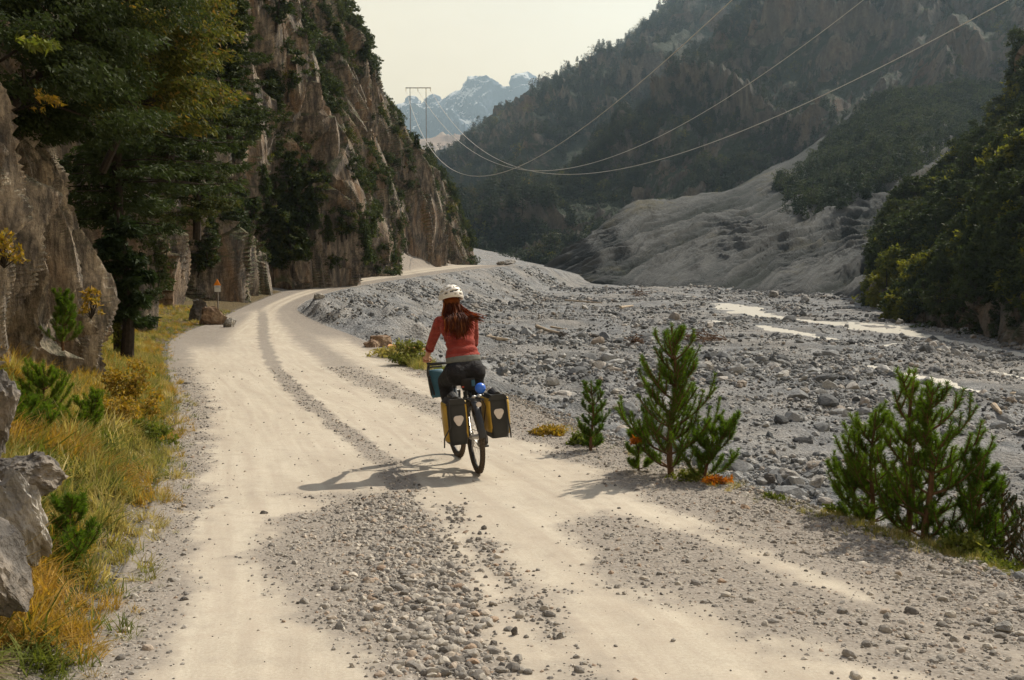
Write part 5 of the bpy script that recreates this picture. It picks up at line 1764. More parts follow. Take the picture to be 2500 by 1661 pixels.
gold = fbm(np.stack([x, y, 0 * x], 1) * 0.55, 3, seed=839) + 0.5 * sstep(6, 3.5, y) + RNG.normal(0, 0.15, len(x))
ti = np.where((gold > 0.12) & (ti < 4), RNG.integers(6, 8, len(x)), ti)
gr = scatter('grass', np.stack([x, y, z - 0.01], 1), rand_rot(len(x), 0.30), hgt[:, None] * np.stack([RNG.uniform(1.0, 1.7, len(x))] * 2 + [np.ones(len(x))], 1) * 1.15, TF, ti)
gr['label'] = 'golden and green grass on the left bank'
# edge grass on the right
pts, hh = [], []
for (px_, Y_c, rx, ry, n_, h_) in [(960, 25.5, 1.3, 3.0, 260, 0.20), (1000, 23.2, 0.9, 1.6, 260, 0.30), (1330, 12.8, 0.5, 0.9, 150, 0.09), (1480, 10.4, 0.35, 0.6, 130, 0.10), (1640, 9.2, 0.4, 0.3, 120, 0.10), (1735, 8.9, 0.3, 0.3, 80, 0.09), (1880, 8.2, 0.3, 0.3, 70, 0.06), (2060, 7.6, 0.3, 0.3, 130, 0.08), (2180, 7.1, 0.35, 0.3, 140, 0.10), (2350, 6.6, 0.4, 0.3, 260, 0.09), (2480, 6.2, 0.3, 0.3, 180, 0.08)]:
    c = ground_at(px_, Y_c)
    for _ in range(n_):
        a, b = RNG.normal(0, 0.5, 2)
        X, Yq = c[0] + a * rx, c[1] + b * ry
        pts.append((X, Yq)); hh.append(h_ * RNG.uniform(0.5, 1.3))
pts = np.array(pts); hh = np.array(hh)
zq = ground_z(pts[:, 0], pts[:, 1])
off = pts[:, 0] > ER(pts[:, 1]) - 0.12
pts, hh, zq = pts[off], hh[off], zq[off]
ge = scatter('edge_grass', np.stack([pts[:, 0], pts[:, 1], zq - 0.01], 1), rand_rot(len(pts), 0.25), hh, TF, RNG.choice(6, len(pts), p=[0.13, 0.13, 0.12, 0.12, 0.25, 0.25]))
ge['label'] = 'short yellow green grass along the right road edge'
print('cliff trees', placed)
# ------------------------------------------------------------------ bicycle and rider
M['black'] = simple('black_metal', (0.02, 0.02, 0.022), 0.45, 0.5)
M['tyre'] = simple('dusty_tyre', (0.085, 0.065, 0.048), 0.95, 0.1, var=0.35, scale=60)
M['rubber'] = simple('black_rubber', (0.03, 0.028, 0.026), 0.85, 0.2)
M['steel'] = simple('steel', (0.45, 0.44, 0.42), 0.35, 0.5, metal=0.9)
M['frame'] = simple('dark_frame_paint', (0.025, 0.03, 0.035), 0.35, 0.5)
M['bagblack'] = simple('black_tarpaulin', (0.028, 0.028, 0.027), 0.6, 0.35, var=0.2, scale=9, bump=0.4)
M['bagyellow'] = simple('yellow_tarpaulin', (0.42, 0.26, 0.035), 0.55, 0.3, var=0.18, scale=9, bump=0.4)
M['reflector'] = simple('reflector', (0.62, 0.55, 0.50), 0.35, 0.5, var=0.08)
M['bluebag'] = simple('blue_bag_fabric', (0.045, 0.13, 0.19), 0.6, 0.3, var=0.2, scale=8, bump=0.4)
M['blue'] = simple('bright_blue_plastic', (0.03, 0.14, 0.62), 0.35, 0.5, var=0.06)
M['helmet'] = simple('white_helmet', (0.66, 0.63, 0.58), 0.4, 0.4, var=0.04)
M['liner'] = simple('helmet_liner', (0.015, 0.018, 0.018), 0.8, 0.1)
M['sweater'] = None
def m_sweater():
    k = NT('red_knit')
    p = k.obj()
    n = k.noise(p, 14, 5, 0.6)
    fold = k.noise(k.mapping(p, (1, 1, 3.2)), 7, 4, 0.6, 0.4)
    kn = k.n('ShaderNodeTexWave', bands_direction='Z'); kn.inputs['Scale'].default_value = 60; kn.inputs['Distortion'].default_value = 2.0
    k.l(p, kn.inputs['Vector'])
    c = k.ramp(n, [(0.3, (0.19, 0.028, 0.024)), (0.7, (0.33, 0.055, 0.042))])
    h = k.math('ADD', k.math('MULTIPLY', kn.outputs['Fac'], 0.05), k.math('MULTIPLY', fold, 1.0))
    b = k.bsdf(c, 0.95, k.bump(h, 0.9, 0.035), 0.1)
    b.inputs['Sheen Weight'].default_value = 0.25
    b.inputs['Sheen Tint'].default_value = (1, 0.55, 0.45, 1)
    return k.m
M['sweater'] = m_sweater()
M['shirt'] = simple('grey_shirt', (0.15, 0.155, 0.14), 0.9, 0.1, var=0.15, scale=30, bump=0.3)
def m_trousers():
    k = NT('dark_trousers')
    p = k.obj()
    f = k.noise(k.mapping(p, (1, 1, 1.5)), 8, 5, 0.6, 0.5)
    c = k.ramp(f, [(0.3, (0.014, 0.015, 0.016)), (0.7, (0.030, 0.028, 0.030))])
    k.bsdf(c, 0.85, k.bump(f, 0.9, 0.05), 0.15)
    return k.m
M['trousers'] = m_trousers()
M['skin'] = simple('skin', (0.50, 0.27, 0.17), 0.55, 0.3, var=0.08)
M['shoe'] = simple('dark_shoe', (0.05, 0.042, 0.036), 0.8, 0.2, var=0.2)
M['hair'] = None
def m_hair():
    k = NT('auburn_hair')
    gi = k.n('ShaderNodeNewGeometry')
    c = k.ramp(gi.outputs['Random Per Island'], [(0.0, (0.014, 0.006, 0.004)), (0.7, (0.055, 0.018, 0.007)), (1.0, (0.26, 0.09, 0.02))])
    d = k.n('ShaderNodeBsdfPrincipled'); d.inputs['Roughness'].default_value = 0.6; d.inputs['Specular IOR Level'].default_value = 0.15; k.l(c, d.inputs['Base Color'])
    t = k.n('ShaderNodeBsdfTranslucent')
    t.inputs['Color'].default_value = (0.80, 0.27, 0.04, 1)
    ms = k.n('ShaderNodeMixShader'); ms.inputs[0].default_value = 0.42
    k.l(d.outputs[0], ms.inputs[1]); k.l(t.outputs[0], ms.inputs[2]); k.l(ms.outputs[0], k.out.inputs['Surface'])
    return k.m
M['hair'] = m_hair()

REAR = at(1168, 1160, 9.45)
REAR[2] = gz(REAR[0], REAR[1]) + 0.014
BROT = (math.radians(-4.5), math.radians(3.2), math.radians(90 + 13.5))

bike = empty('bicycle', tuple(REAR), BROT)
tag(bike, 'touring bicycle with knobbly tyres ridden away along the pale road', 'bicycle')
R_W = 0.355
FX = 1.06

def torus(mbn, c, R, r, axis='y', n=64, m=10, squash=1.0):
    V = []
    for i in range(n):
        a = 2 * math.pi * i / n
        for j in range(m):
            b = 2 * math.pi * j / m
            rr = R + r * math.cos(b)
            V.append((c[0] + rr * math.cos(a), c[1] + r * squash * math.sin(b), c[2] + rr * math.sin(a)))
    Fq = [(i * m + j, ((i + 1) % n) * m + j, ((i + 1) % n) * m + (j + 1) % m, i * m + (j + 1) % m) for i in range(n) for j in range(m)]
    mbn.add(V, np.array(Fq))

def wheel(cx, rot=0.0):
    w = empty('wheel'); w.parent = bike
    w.location = (cx, 0, R_W)
    w.rotation_euler = (0, 0, rot)
    t = MB(); torus(t, (0, 0, 0), R_W - 0.027, 0.026, n=72, m=10)
    for i in range(96):                                   # knobs
        a = 2 * math.pi * i / 96
        for s in (-1, 1):
            c = Vector(((R_W - 0.005) * math.cos(a), s * (0.013 if i % 2 else 0.006), (R_W - 0.005) * math.sin(a)))
            Mx = Matrix.Translation(c) @ Matrix.Rotation(-a, 4, 'Y')
            t.box((-0.004, -0.0055, -0.006), (0.0055, 0.0055, 0.006), Mx)
    t.build('tyre', M['tyre'], w)
    r = MB(); torus(r, (0, 0, 0), R_W - 0.062, 0.012, n=64, m=6)
    r.build('rim', M['black'], w, True)
    s = MB()
    for i in range(28):
        a = 2 * math.pi * i / 28
        sd_ = 0.03 if i % 2 else -0.03
        a2 = a + (0.35 if (i // 2) % 2 else -0.35)
        s.tube([(0.022 * math.cos(a2), sd_, 0.022 * math.sin(a2)), ((R_W - 0.065) * math.cos(a), 0, (R_W - 0.065) * math.sin(a))], 0.0013, 4, cap=False)
    s.build('spokes', M['steel'], w)
    h = MB(); h.tube([(0, -0.06, 0), (0, -0.035, 0), (0, 0.035, 0), (0, 0.06, 0)], [0.01, 0.024, 0.024, 0.01], 12)
    if cx < 0.5:
        for q, rr in enumerate((0.05, 0.044, 0.038, 0.032, 0.027)):
            h.tube([(0, -0.044 - 0.004 * q, 0), (0, -0.046 - 0.004 * q, 0)], rr, 24)
    else:
        h.tube([(0, 0.048, 0), (0, 0.050, 0)], 0.08, 28)
    h.build('hub', M['steel'], w)
    return w
wheel(0.0)
wheel(FX, math.radians(4))
fr = MB()
BB = (0.435, 0, 0.285); ST = (0.245, 0, 0.83); HT = (0.865, 0, 0.90); HB = (0.90, 0, 0.76)
fr.tube([BB, ST], 0.016, 10); fr.tube([ST, HT], 0.018, 10); fr.tube([BB, HB], 0.021, 10); fr.tube([HB, HT], 0.022, 10)
for s in (-1, 1):
    fr.tube([(0, s * 0.066, R_W), (0.40, s * 0.03, 0.29)], 0.009, 8)
    fr.tube([(0, s * 0.066, R_W), (0.22, s * 0.03, 0.78)], 0.008, 8)
    fr.tube([(HB[0] + 0.01, s * 0.05, 0.73), (FX - 0.03, s * 0.055, 0.48), (FX, s * 0.055, R_W)], [0.014, 0.011, 0.008], 8)
fr.tube([(HB[0] + 0.01, -0.05, 0.73), (HB[0] + 0.01, 0.05, 0.73)], 0.014, 8)
fr.build('frame', M['frame'], bike, True)
sp_ = MB(); sp_.tube([ST, (0.215, 0, 0.93)], 0.0136, 10); sp_.build('seatpost', M['black'], bike, True)
# saddle
V, Fc = ico(3)
V = V * np.array([0.135, 0.075, 0.030]); V[:, 1] *= np.clip(1.0 - (V[:, 0] + 0.05) * 3.6, 0.28, 1.05); V += np.array([0.235, 0, 0.955])
sd_mb = MB(); sd_mb.add(V, Fc); sd_mb.build('saddle', M['rubber'], bike, True)
# handlebar
hb = MB()
hb.tube([(0.865, 0, 0.90), (0.86, 0, 1.0), (0.95, 0, 1.03)], [0.018, 0.018, 0.018], 8)
for s in (-1, 1):
    hb.tube([(0.95, 0, 1.03), (0.95, s * 0.12, 1.03), (0.96, s * 0.21, 1.03), (1.02, s * 0.23, 1.03), (1.055, s * 0.235, 0.99), (1.05, s * 0.245, 0.93), (0.99, s * 0.25, 0.90), (0.93, s * 0.25, 0.90)], 0.0155, 10)
    hb.tube([(1.03, s * 0.232, 1.03), (1.09, s * 0.232, 1.05), (1.10, s * 0.232, 1.09)], [0.017, 0.016, 0.013], 8)
hb.build('handlebar', M['black'], bike, True)
# cranks, pedals, chain
CA = math.radians(205)                                   # right crank angle
ck = MB()
pd = []
for s, a in ((-1, CA), (1, CA + math.pi)):
    e = (BB[0] + 0.17 * math.cos(a), s * 0.085, BB[2] + 0.17 * math.sin(a))
    ck.tube([(BB[0], s * 0.07, BB[2]), (e[0], s * 0.085, e[2])], [0.014, 0.010], 8)
    pd.append((e[0], s * 0.13, e[2]))
ck.tube([(BB[0], -0.08, BB[2]), (BB[0], 0.08, BB[2])], 0.018, 10)
ck.tube([(BB[0], -0.052, BB[2]), (BB[0], -0.056, BB[2])], 0.088, 30)
ck.build('crankset', M['steel'], bike)
for p in pd:
    q = MB(); q.box((p[0] - 0.045, p[1] - 0.045, p[2] - 0.009), (p[0] + 0.045, p[1] + 0.045, p[2] + 0.009)); q.build('pedal', M['black'], bike)
ch = MB()
ch.tube([(0.0, -0.052, R_W + 0.045), (BB[0], -0.054, BB[2] + 0.088)], 0.004, 4); ch.tube([(0.03, -0.052, R_W - 0.13), (BB[0], -0.054, BB[2] - 0.088)], 0.004, 4)
ch.tube([(0.0, -0.052, R_W - 0.03), (0.02, -0.052, R_W - 0.07), (0.03, -0.052, R_W - 0.14)], [0.008, 0.014, 0.010], 6)
ch.build('chain', M['steel'], bike)
# rack
rk = MB()
for s in (-1, 1):
    rk.tube([(0.12, s * 0.06, 0.735), (-0.30, s * 0.06, 0.735)], 0.006, 6)
    rk.tube([(0.0, s * 0.075, R_W + 0.01), (-0.06, s * 0.068, 0.735)], 0.005, 6)
    rk.tube([(0.0, s * 0.075, R_W + 0.01), (-0.22, s * 0.085, 0.66), (-0.22, s * 0.06, 0.735)], 0.005, 6)
    rk.tube([(0.0, s * 0.075, R_W + 0.01), (0.06, s * 0.068, 0.735)], 0.005, 6)
for x in (-0.30, -0.2, -0.1, 0.0, 0.12): rk.tube([(x, -0.06, 0.735), (x, 0.06, 0.735)], 0.005, 6)
rk.build('rear_rack', M['black'], bike)
# mudguard
mg = MB(); V = []; Fq = []
for i in range(26):
    a = math.radians(20 + i * 6.2)
    for j, (w, dr) in enumerate(((-0.033, -0.010), (-0.018, 0), (0, 0.003), (0.018, 0), (0.033, -0.010))):
        V.append(((R_W + 0.022 + dr) * -math.cos(a) * -1, w, R_W + (R_W + 0.022 + dr) * math.sin(a)))
    # built as an arc over the rear wheel
for i in range(25):
    for j in range(4): Fq.append((i * 5 + j, i * 5 + j + 1, i * 5 + j + 6, i * 5 + j + 5))
mg.add(V, np.array(Fq)); 
mg.build('mudguard', M['black'], bike, True)
rl = MB(); rl.tube([(-0.33, 0, 0.70), (-0.345, 0, 0.70)], 0.024, 16); rl.build('rear_reflector', M['reflector'], bike)
sl = MB()
for k_, (x_, y_, z_q) in enumerate([(-0.30, -0.02, 0.775), (-0.28, 0.03, 0.77), (-0.12, -0.05, 0.76)]): sl.ball((x_, y_, z_q), (0.018, 0.022, 0.016), 2)
sl.tube([(-0.28, 0.02, 0.76), (-0.20, -0.05, 0.80), (-0.24, -0.14, 0.84)], 0.005, 6)
sl.build('rack_strap', M['steel'], bike)

# panniers
def rounded_prism(mbn, prof, z0, z1, taper=0.0, bulge=0.0, n=8):
    prof = np.array(prof, float); c = prof.mean(0); V = []; k = len(prof)
    for i in range(n):
        t = i / (n - 1)
        s = 1 - taper * (1 - t) ** 2 + bulge * math.sin(math.pi * t)
        if i == 0 or i == n - 1: s *= 0.93
        for p in prof: V.append(((p[0] - c[0]) * s + c[0], (p[1] - c[1]) * s + c[1], z0 + (z1 - z0) * t))
    Fq = [(i * k + j, i * k + (j + 1) % k, (i + 1) * k + (j + 1) % k, (i + 1) * k + j) for i in range(n - 1) for j in range(k)]
    T = [(0, j + 1, j) for j in range(1, k - 1)] + [((n - 1) * k, (n - 1) * k + j, (n - 1) * k + j + 1) for j in range(1, k - 1)]
    Fq = np.array(Fq)
    V = np.array(V)
    mbn.add(V, np.concatenate([Fq[:, [0, 1, 2]], Fq[:, [0, 2, 3]], np.array(T)]))

def pannier(s, label):
    o = empty('pannier', tuple(REAR), BROT)
    tag(o, label, 'pannier')
    z0, z1 = (0.335, 0.745) if s > 0 else (0.355, 0.745)
    yi = 0.105
    body = MB()
    # black back panel block
    prof = [(-0.27, s * (yi + 0.01)), (-0.28, s * (yi + 0.03)), (-0.28, s * (yi + 0.155)), (-0.255, s * (yi + 0.185)), (0.02, s * (yi + 0.19)), (0.045, s * (yi + 0.16)), (0.045, s * yi), (-0.25, s * yi)]
    if s < 0: prof = prof[::-1]
    rounded_prism(body, prof, z0, z1, 0.10, 0.03)
    body.build('bag_body', M['bagblack'], o, True)
    yel = MB()
    if s > 0: pr = [(-0.262, s * (yi + 0.178)), (-0.240, s * (yi + 0.196)), (-0.18, s * (yi + 0.212)), (0.0, s * (yi + 0.20)), (0.04, s * (yi + 0.18)), (0.04, s * (yi + 0.14)), (-0.25, s * (yi + 0.15))]
    else: pr = [(-0.272, s * (yi + 0.170)), (-0.258, s * (yi + 0.195)), (-0.21, s * (yi + 0.21)), (0.0, s * (yi + 0.20)), (0.04, s * (yi + 0.17)), (0.04, s * (yi + 0.14)), (-0.25, s * (yi + 0.15))][::-1]
    rounded_prism(yel, pr, z0 + 0.03, z1 - 0.02, 0.22, 0.03)
    yel.build('side_panel', M['bagyellow'], o, True)
    inn = MB()
    pr = [(-0.275, s * (yi + 0.028)), (-0.275, s * (yi + 0.002)), (-0.2, s * (yi - 0.012)), (0.03, s * (yi - 0.012)), (0.03, s * (yi + 0.02))]
    if s > 0: pr = pr[::-1]
    rounded_prism(inn, pr, z0 + 0.06, z1 - 0.01, 0.05, 0.0)
    inn.build('inner_panel', M['bagyellow'], o, True)
    top = MB()                                           # rolled closure
    top.tube([(-0.25, s * (yi + 0.095), z1 + 0.012), (-0.1, s * (yi + 0.095), z1 + 0.034), (0.03, s * (yi + 0.095), z1 + 0.014)], [0.035, 0.045, 0.035], 12)
    V = [(x, s * yy, z) for x in (-0.285, 0.045) for (yy, z) in ((yi + 0.0, z1 - 0.03), (yi + 0.03, z1 + 0.022), (yi + 0.15, z1 + 0.022), (yi + 0.192, z1 - 0.03))]
    top.add(V, np.array([(0, 1, 5, 4), (1, 2, 6, 5), (2, 3, 7, 6), (0, 3, 2, 1), (4, 5, 6, 7), (0, 4, 7, 3)]))
    top.build('rolled_top', M['bagblack'], o, False)
    st = MB()
    e_ = 0.05 if s > 0 else 0.0
    st.tube([(-0.287, s * (yi + 0.165), z1 + 0.01), (-0.292, s * (yi + 0.17), z0 + 0.18), (-0.278, s * (yi + 0.185 + e_), z0 + 0.08), (-0.26, s * (yi + 0.19 + e_), z0 - 0.01)], 0.007, 6)
    st.build('strap', M['black'], o)
    rf = MB()                                            # shield shaped reflector
    cy_, cz_ = s * (yi + 0.088), z0 + 0.235
    pts = []
    for k in range(36):
        a = 2 * math.pi * k / 36
        rr = 0.043 + 0.006 * math.cos(3 * (a - math.pi / 2) + math.pi)
        pts.append((rr * math.cos(a), rr * math.sin(a) * 1.08))
    n_ = len(pts)
    V = [(-0.2935, cy_ + p[0], cz_ + p[1]) for p in pts] + [(-0.286, cy_ + p[0] * 1.05, cz_ + p[1] * 1.05) for p in pts] + [(-0.2945, cy_, cz_)]
    Fq = [(k, (k + 1) % n_, n_ + (k + 1) % n_) for k in range(n_)] + [(k, n_ + (k + 1) % n_, n_ + k) for k in range(n_)] + [(2 * n_, (k + 1) % n_, k) for k in range(n_)]
    rf.add(V, np.array(Fq)); rf.build('reflector', M['reflector'], o)
    return o
pannier(1, 'left black and yellow pannier hanging on the bicycle rack')
pannier(-1, 'right black and yellow pannier hanging on the bicycle rack')

# blue handlebar bag with a black strap frame
o = empty('handlebar_bag', tuple(REAR), BROT)
tag(o, 'dusty blue bag with black straps hanging below the left handlebar', 'bag')
b_ = MB(); rounded_prism(b_, [(1.00, 0.10), (1.00, 0.225), (1.02, 0.245), (1.10, 0.245), (1.13, 0.225), (1.13, 0.10), (1.12, 0.08), (1.03, 0.08)], 0.67, 0.96, 0.25, 0.03, 9); b_.build('bag_body', M['bluebag'], o, True)
b_ = MB()
b_.tube([(0.985, 0.235, 0.70), (0.99, 0.25, 0.86), (0.985, 0.25, 0.985), (0.985, 0.2, 1.0), (0.985, 0.10, 0.995)], 0.010, 6)
b_.tube([(0.98, 0.205, 0.70), (0.982, 0.22, 0.78), (0.982, 0.238, 0.88)], 0.010, 6)
b_.build('strap', M['black'], o)

# blue round cap on the rack
o = empty('water_bottle', tuple(REAR), BROT)
tag(o, 'bright blue round bottle strapped behind the saddle above the rack', 'bottle')
b_ = MB(); b_.ball((-0.20, -0.055, 0.835), (0.05, 0.052, 0.052), 3); b_.build('bottle_body', M['blue'], o, True)
b_ = MB(); b_.tube([(-0.20, -0.055, 0.78), (-0.20, -0.055, 0.76)], [0.03, 0.028], 14); b_.build('bottle_base', M['black'], o, True)
# small saddle bag
o = empty('saddle_bag', tuple(REAR), BROT)
tag(o, 'small black saddle bag under the seat with a teal strap and red tag', 'bag')
b_ = MB(); rounded_prism(b_, [(0.05, -0.05), (0.05, 0.06), (0.07, 0.075), (0.16, 0.07), (0.19, 0.0), (0.16, -0.06), (0.07, -0.065)], 0.80, 0.92, 0.2, 0.04, 7); b_.build('bag_body', M['rubber'], o, True)
b_ = MB(); b_.box((0.035, -0.055, 0.84), (0.047, -0.022, 0.90)); b_.build('strap', M['bluebag'], o)
M['redtag'] = simple('red_tag', (0.5, 0.06, 0.03), 0.5, 0.3)
b_ = MB(); b_.box((0.036, 0.055, 0.835), (0.046, 0.075, 0.85)); b_.build('tag', M['redtag'], o)

# ------------------------------------------------------------------ rider
def capsule(mbn, a, b, ra, rb, n=16):
    a, b = Vector(a), Vector(b)
    mbn.tube([a, a.lerp(b, 0.33), a.lerp(b, 0.66), b], [ra, ra * 0.67 + rb * 0.33, ra * 0.33 + rb * 0.67, rb], n)
    mbn.ball(a[:], (ra, ra, ra), 2); mbn.ball(b[:], (rb, rb, rb), 2)

def fused(name, mbn, voxel, smooth_it, mat, parent, part=None):
    """union of overlapping shapes as one continuous skin"""
    me = mbn.mesh(name)
    o = bpy.data.objects.new(name + '_tmp', me); COL.objects.link(o)
    r = o.modifiers.new('r', 'REMESH'); r.mode = 'VOXEL'; r.voxel_size = voxel; r.use_smooth_shade = True
    s = o.modifiers.new('s', 'SMOOTH'); s.iterations = smooth_it; s.factor = 0.6
    dg = bpy.context.evaluated_depsgraph_get()
    m2 = bpy.data.meshes.new_from_object(o.evaluated_get(dg))
    bpy.data.objects.remove(o)
    m2.name = name
    m2.materials.clear()
    m2.materials.append(mat)
    m2.polygons.foreach_set('use_smooth', np.ones(len(m2.polygons), bool))
    return link(part or name, m2, mat, parent)

def ik(a, c, l1, l2, bend):
    a, c, bend = Vector(a), Vector(c), Vector(bend)
    d = c - a; L = min(d.length, l1 + l2 - 1e-3)
    u = d.normalized()
    x = (l1 * l1 - l2 * l2 + L * L) / (2 * L)
    h = math.sqrt(max(0, l1 * l1 - x * x))
    b = bend - u * bend.dot(u); b.normalize()
    return a + u * x + b * h

rider = empty('person', tuple(REAR), BROT)
tag(rider, 'cyclist seen from behind in a red sweater, dark trousers and a white helmet', 'person')
HIP = {s: (0.245, s * 0.085, 0.985) for s in (-1, 1)}
ANK, KNE = {}, {}
for s, p in ((-1, pd[0]), (1, pd[1])):
    ANK[s] = (p[0] - 0.075, s * 0.125, p[2] + 0.115)
    KNE[s] = ik(HIP[s], ANK[s], 0.43, 0.42, (1, s * 0.12, 0.2))
SH = {s: (0.455, s * 0.165, 1.475) for s in (-1, 1)}
WR = {1: (0.885, 0.262, 1.115), -1: (0.90, -0.235, 1.12)}
EB = {s: ik(SH[s], WR[s], 0.29, 0.26, (-0.25, s * 0.75, -0.8)) for s in (-1, 1)}
HEAD = Vector((0.535, 0.015, 1.665))
# body (skin)
b = MB()
capsule(b, (0.43, 0, 1.46), (0.50, 0.01, 1.60), 0.050, 0.046)
b.ball(tuple(HEAD), (0.098, 0.078, 0.115), 3)
b.ball((HEAD.x + 0.045, HEAD.y, HEAD.z - 0.065), (0.055, 0.052, 0.055), 2)       # jaw
b.ball((HEAD.x + 0.103, HEAD.y, HEAD.z - 0.012), (0.018, 0.013, 0.024), 2)       # nose
for s in (-1, 1): b.ball((HEAD.x + 0.0, HEAD.y + s * 0.079, HEAD.z - 0.012), (0.020, 0.010, 0.030), 2)
capsule(b, (0.22, 0, 1.05), (0.40, 0, 1.36), 0.10, 0.10)
for s in (-1, 1):
    capsule(b, (0.40, s * 0.05, 1.42), SH[s], 0.07, 0.045)
    capsule(b, SH[s], EB[s], 0.044, 0.036)
    capsule(b, EB[s], WR[s], 0.036, 0.024)
    capsule(b, HIP[s], KNE[s], 0.080, 0.052)
    capsule(b, KNE[s], ANK[s], 0.052, 0.034)
    # hand: palm and four fingers round the bar, thumb on the inner side
    w = Vector(WR[s]); pc = w + Vector((0.060, s * -0.006, -0.012))
    capsule(b, w, pc, 0.024, 0.028)
    b.ball((pc.x + 0.008, pc.y, pc.z), (0.036, 0.036, 0.018), 2)
    for q, (dy, L) in enumerate(((-0.030, 0.030), (-0.010, 0.035), (0.010, 0.033), (0.029, 0.026))):
        k0 = pc + Vector((0.030, dy, 0.006)); k1 = k0 + Vector((L, 0, -0.012)); k2 = k1 + Vector((0.006, 0, -L * 0.9)); k3 = k2 + Vector((-0.020, 0, -0.012))
        for u_, v_ in ((k0, k1), (k1, k2), (k2, k3)): capsule(b, u_, v_, 0.0095, 0.009, 8)
    t0 = pc + Vector((-0.01, -s * 0.030, -0.004)); t1 = t0 + Vector((0.03, -s * 0.018, -0.018)); t2 = t1 + Vector((0.026, 0.0, -0.022))
    capsule(b, t0, t1, 0.012, 0.011, 8); capsule(b, t1, t2, 0.011, 0.009, 8)
body = fused('body', b, 0.0062, 3, M['skin'], rider)
# features of the face
M['eye'] = simple('eye', (0.04, 0.03, 0.025), 0.2, 0.5)
M['lip'] = simple('lip', (0.45, 0.16, 0.12), 0.5, 0.3)
for s in (-1, 1):
    e_ = MB(); e_.ball((HEAD.x + 0.086, HEAD.y + s * 0.032, HEAD.z + 0.012), (0.010, 0.013, 0.009), 2); e_.build('eye', M['eye'], rider, True)
e_ = MB(); e_.ball((HEAD.x + 0.096, HEAD.y, HEAD.z - 0.058), (0.010, 0.024, 0.007), 2); e_.build('mouth', M['lip'], rider, True)
# sweater
w = MB()
def ell(mbn, c, r, sub=3): mbn.ball(c, r, sub)
ell(w, (0.400, 0, 1.395), (0.115, 0.165, 0.125)); ell(w, (0.365, 0, 1.33), (0.112, 0.158, 0.12)); ell(w, (0.32, 0, 1.25), (0.110, 0.150, 0.10)); ell(w, (0.28, 0, 1.17), (0.115, 0.162, 0.075)); ell(w, (0.262, 0, 1.128), (0.124, 0.178, 0.045))
ell(w, (0.43, 0, 1.48), (0.085, 0.13, 0.055)); capsule(w, (0.42, 0, 1.48), (0.462, 0, 1.535), 0.066, 0.056)
for s in (-1, 1):
    capsule(w, (0.42, s * 0.08, 1.455), SH[s], 0.080, 0.062)
    capsule(w, SH[s], EB[s], 0.062, 0.050)
    e, v = Vector(EB[s]), Vector(WR[s])
    capsule(w, e, e.lerp(v, 0.30), 0.050, 0.046)
    ell(w, (0.40, s * 0.115, 1.41), (0.085, 0.062, 0.10))
fused('sweater', w, 0.009, 4, M['sweater'], rider)
for s in (-1, 1):                                          # ribbed cuffs
    e, v = Vector(EB[s]), Vector(WR[s]); q = MB()
    q.tube([e.lerp(v, 0.40), e.lerp(v, 0.47), e.lerp(v, 0.53)], [0.049, 0.046, 0.044], 20); q.build('cuff', M['sweater'], rider, True)
w = MB(); ell(w, (0.252, 0, 1.112), (0.122, 0.176, 0.060)); ell(w, (0.245, 0, 1.085), (0.126, 0.180, 0.045))
fused('shirt', w, 0.010, 3, M['shirt'], rider)
# trousers
w = MB()
ell(w, (0.235, 0, 1.045), (0.130, 0.182, 0.065)); ell(w, (0.215, 0, 0.985), (0.145, 0.195, 0.105))
for s in (-1, 1):
    ell(w, (0.175, s * 0.085, 0.965), (0.125, 0.112, 0.120))
    capsule(w, HIP[s], KNE[s], 0.112, 0.074)
    k_, a_ = Vector(KNE[s]), Vector(ANK[s])
    capsule(w, k_, k_.lerp(a_, 0.35), 0.074, 0.072); capsule(w, k_.lerp(a_, 0.35), k_.lerp(a_, 0.86), 0.072, 0.052)
fused('trousers', w, 0.010, 5, M['trousers'], rider)
# shoes
for s, p in ((-1, pd[0]), (1, pd[1])):
    q = MB(); a_ = Vector(ANK[s])
    capsule(q, a_ + Vector((0, 0, 0.02)), a_ + Vector((-0.02, 0, -0.045)), 0.040, 0.040, 12)
    capsule(q, a_ + Vector((-0.035, 0, -0.060)), a_ + Vector((0.12, 0, -0.078)), 0.036, 0.038, 12)
    q.ball(tuple(a_ + Vector((0.15, 0, -0.082))), (0.055, 0.043, 0.026), 3)
    fused('shoe', q, 0.007, 3, M['shoe'], rider)
# helmet
HM = empty('helmet'); HM.parent = rider
HM.location = (HEAD.x - 0.004, HEAD.y, HEAD.z + 0.040)
HM.rotation_euler = (math.radians(4), math.radians(14), math.radians(8))
ra, rb_, rc = 0.142, 0.106, 0.118
nth, nph = 72, 30
V, Fq = [], []
for i in range(nph):
    ph = (i / (nph - 1)) * math.radians(108)
    for j in range(nth):
        th = 2 * math.pi * j / nth
        V.append((ra * math.sin(ph) * math.cos(th), rb_ * math.sin(ph) * math.sin(th), rc * math.cos(ph) * (1.0 if ph < math.pi / 2 else 0.7)))
V = np.array(V)
def vent(x, y, z):
    """slanting slots through the shell: rows across the crown, each cut by solid ribs"""
    u = x / ra; v = y / rb_
    if z < -0.004 or abs(v) > 0.95: return False
    h = z / rc * 3.1 + 0.55 * v + 0.30 * u             # slanting rows, one above another
    if not (0.34 < (h % 1.0) < 0.78): return False
    k = math.floor(h)
    st = (v * 1.55 + 0.43 * k + 0.8 * u * (1 if v > 0 else -1)) % 1.0
    return 0.24 < st < 0.86
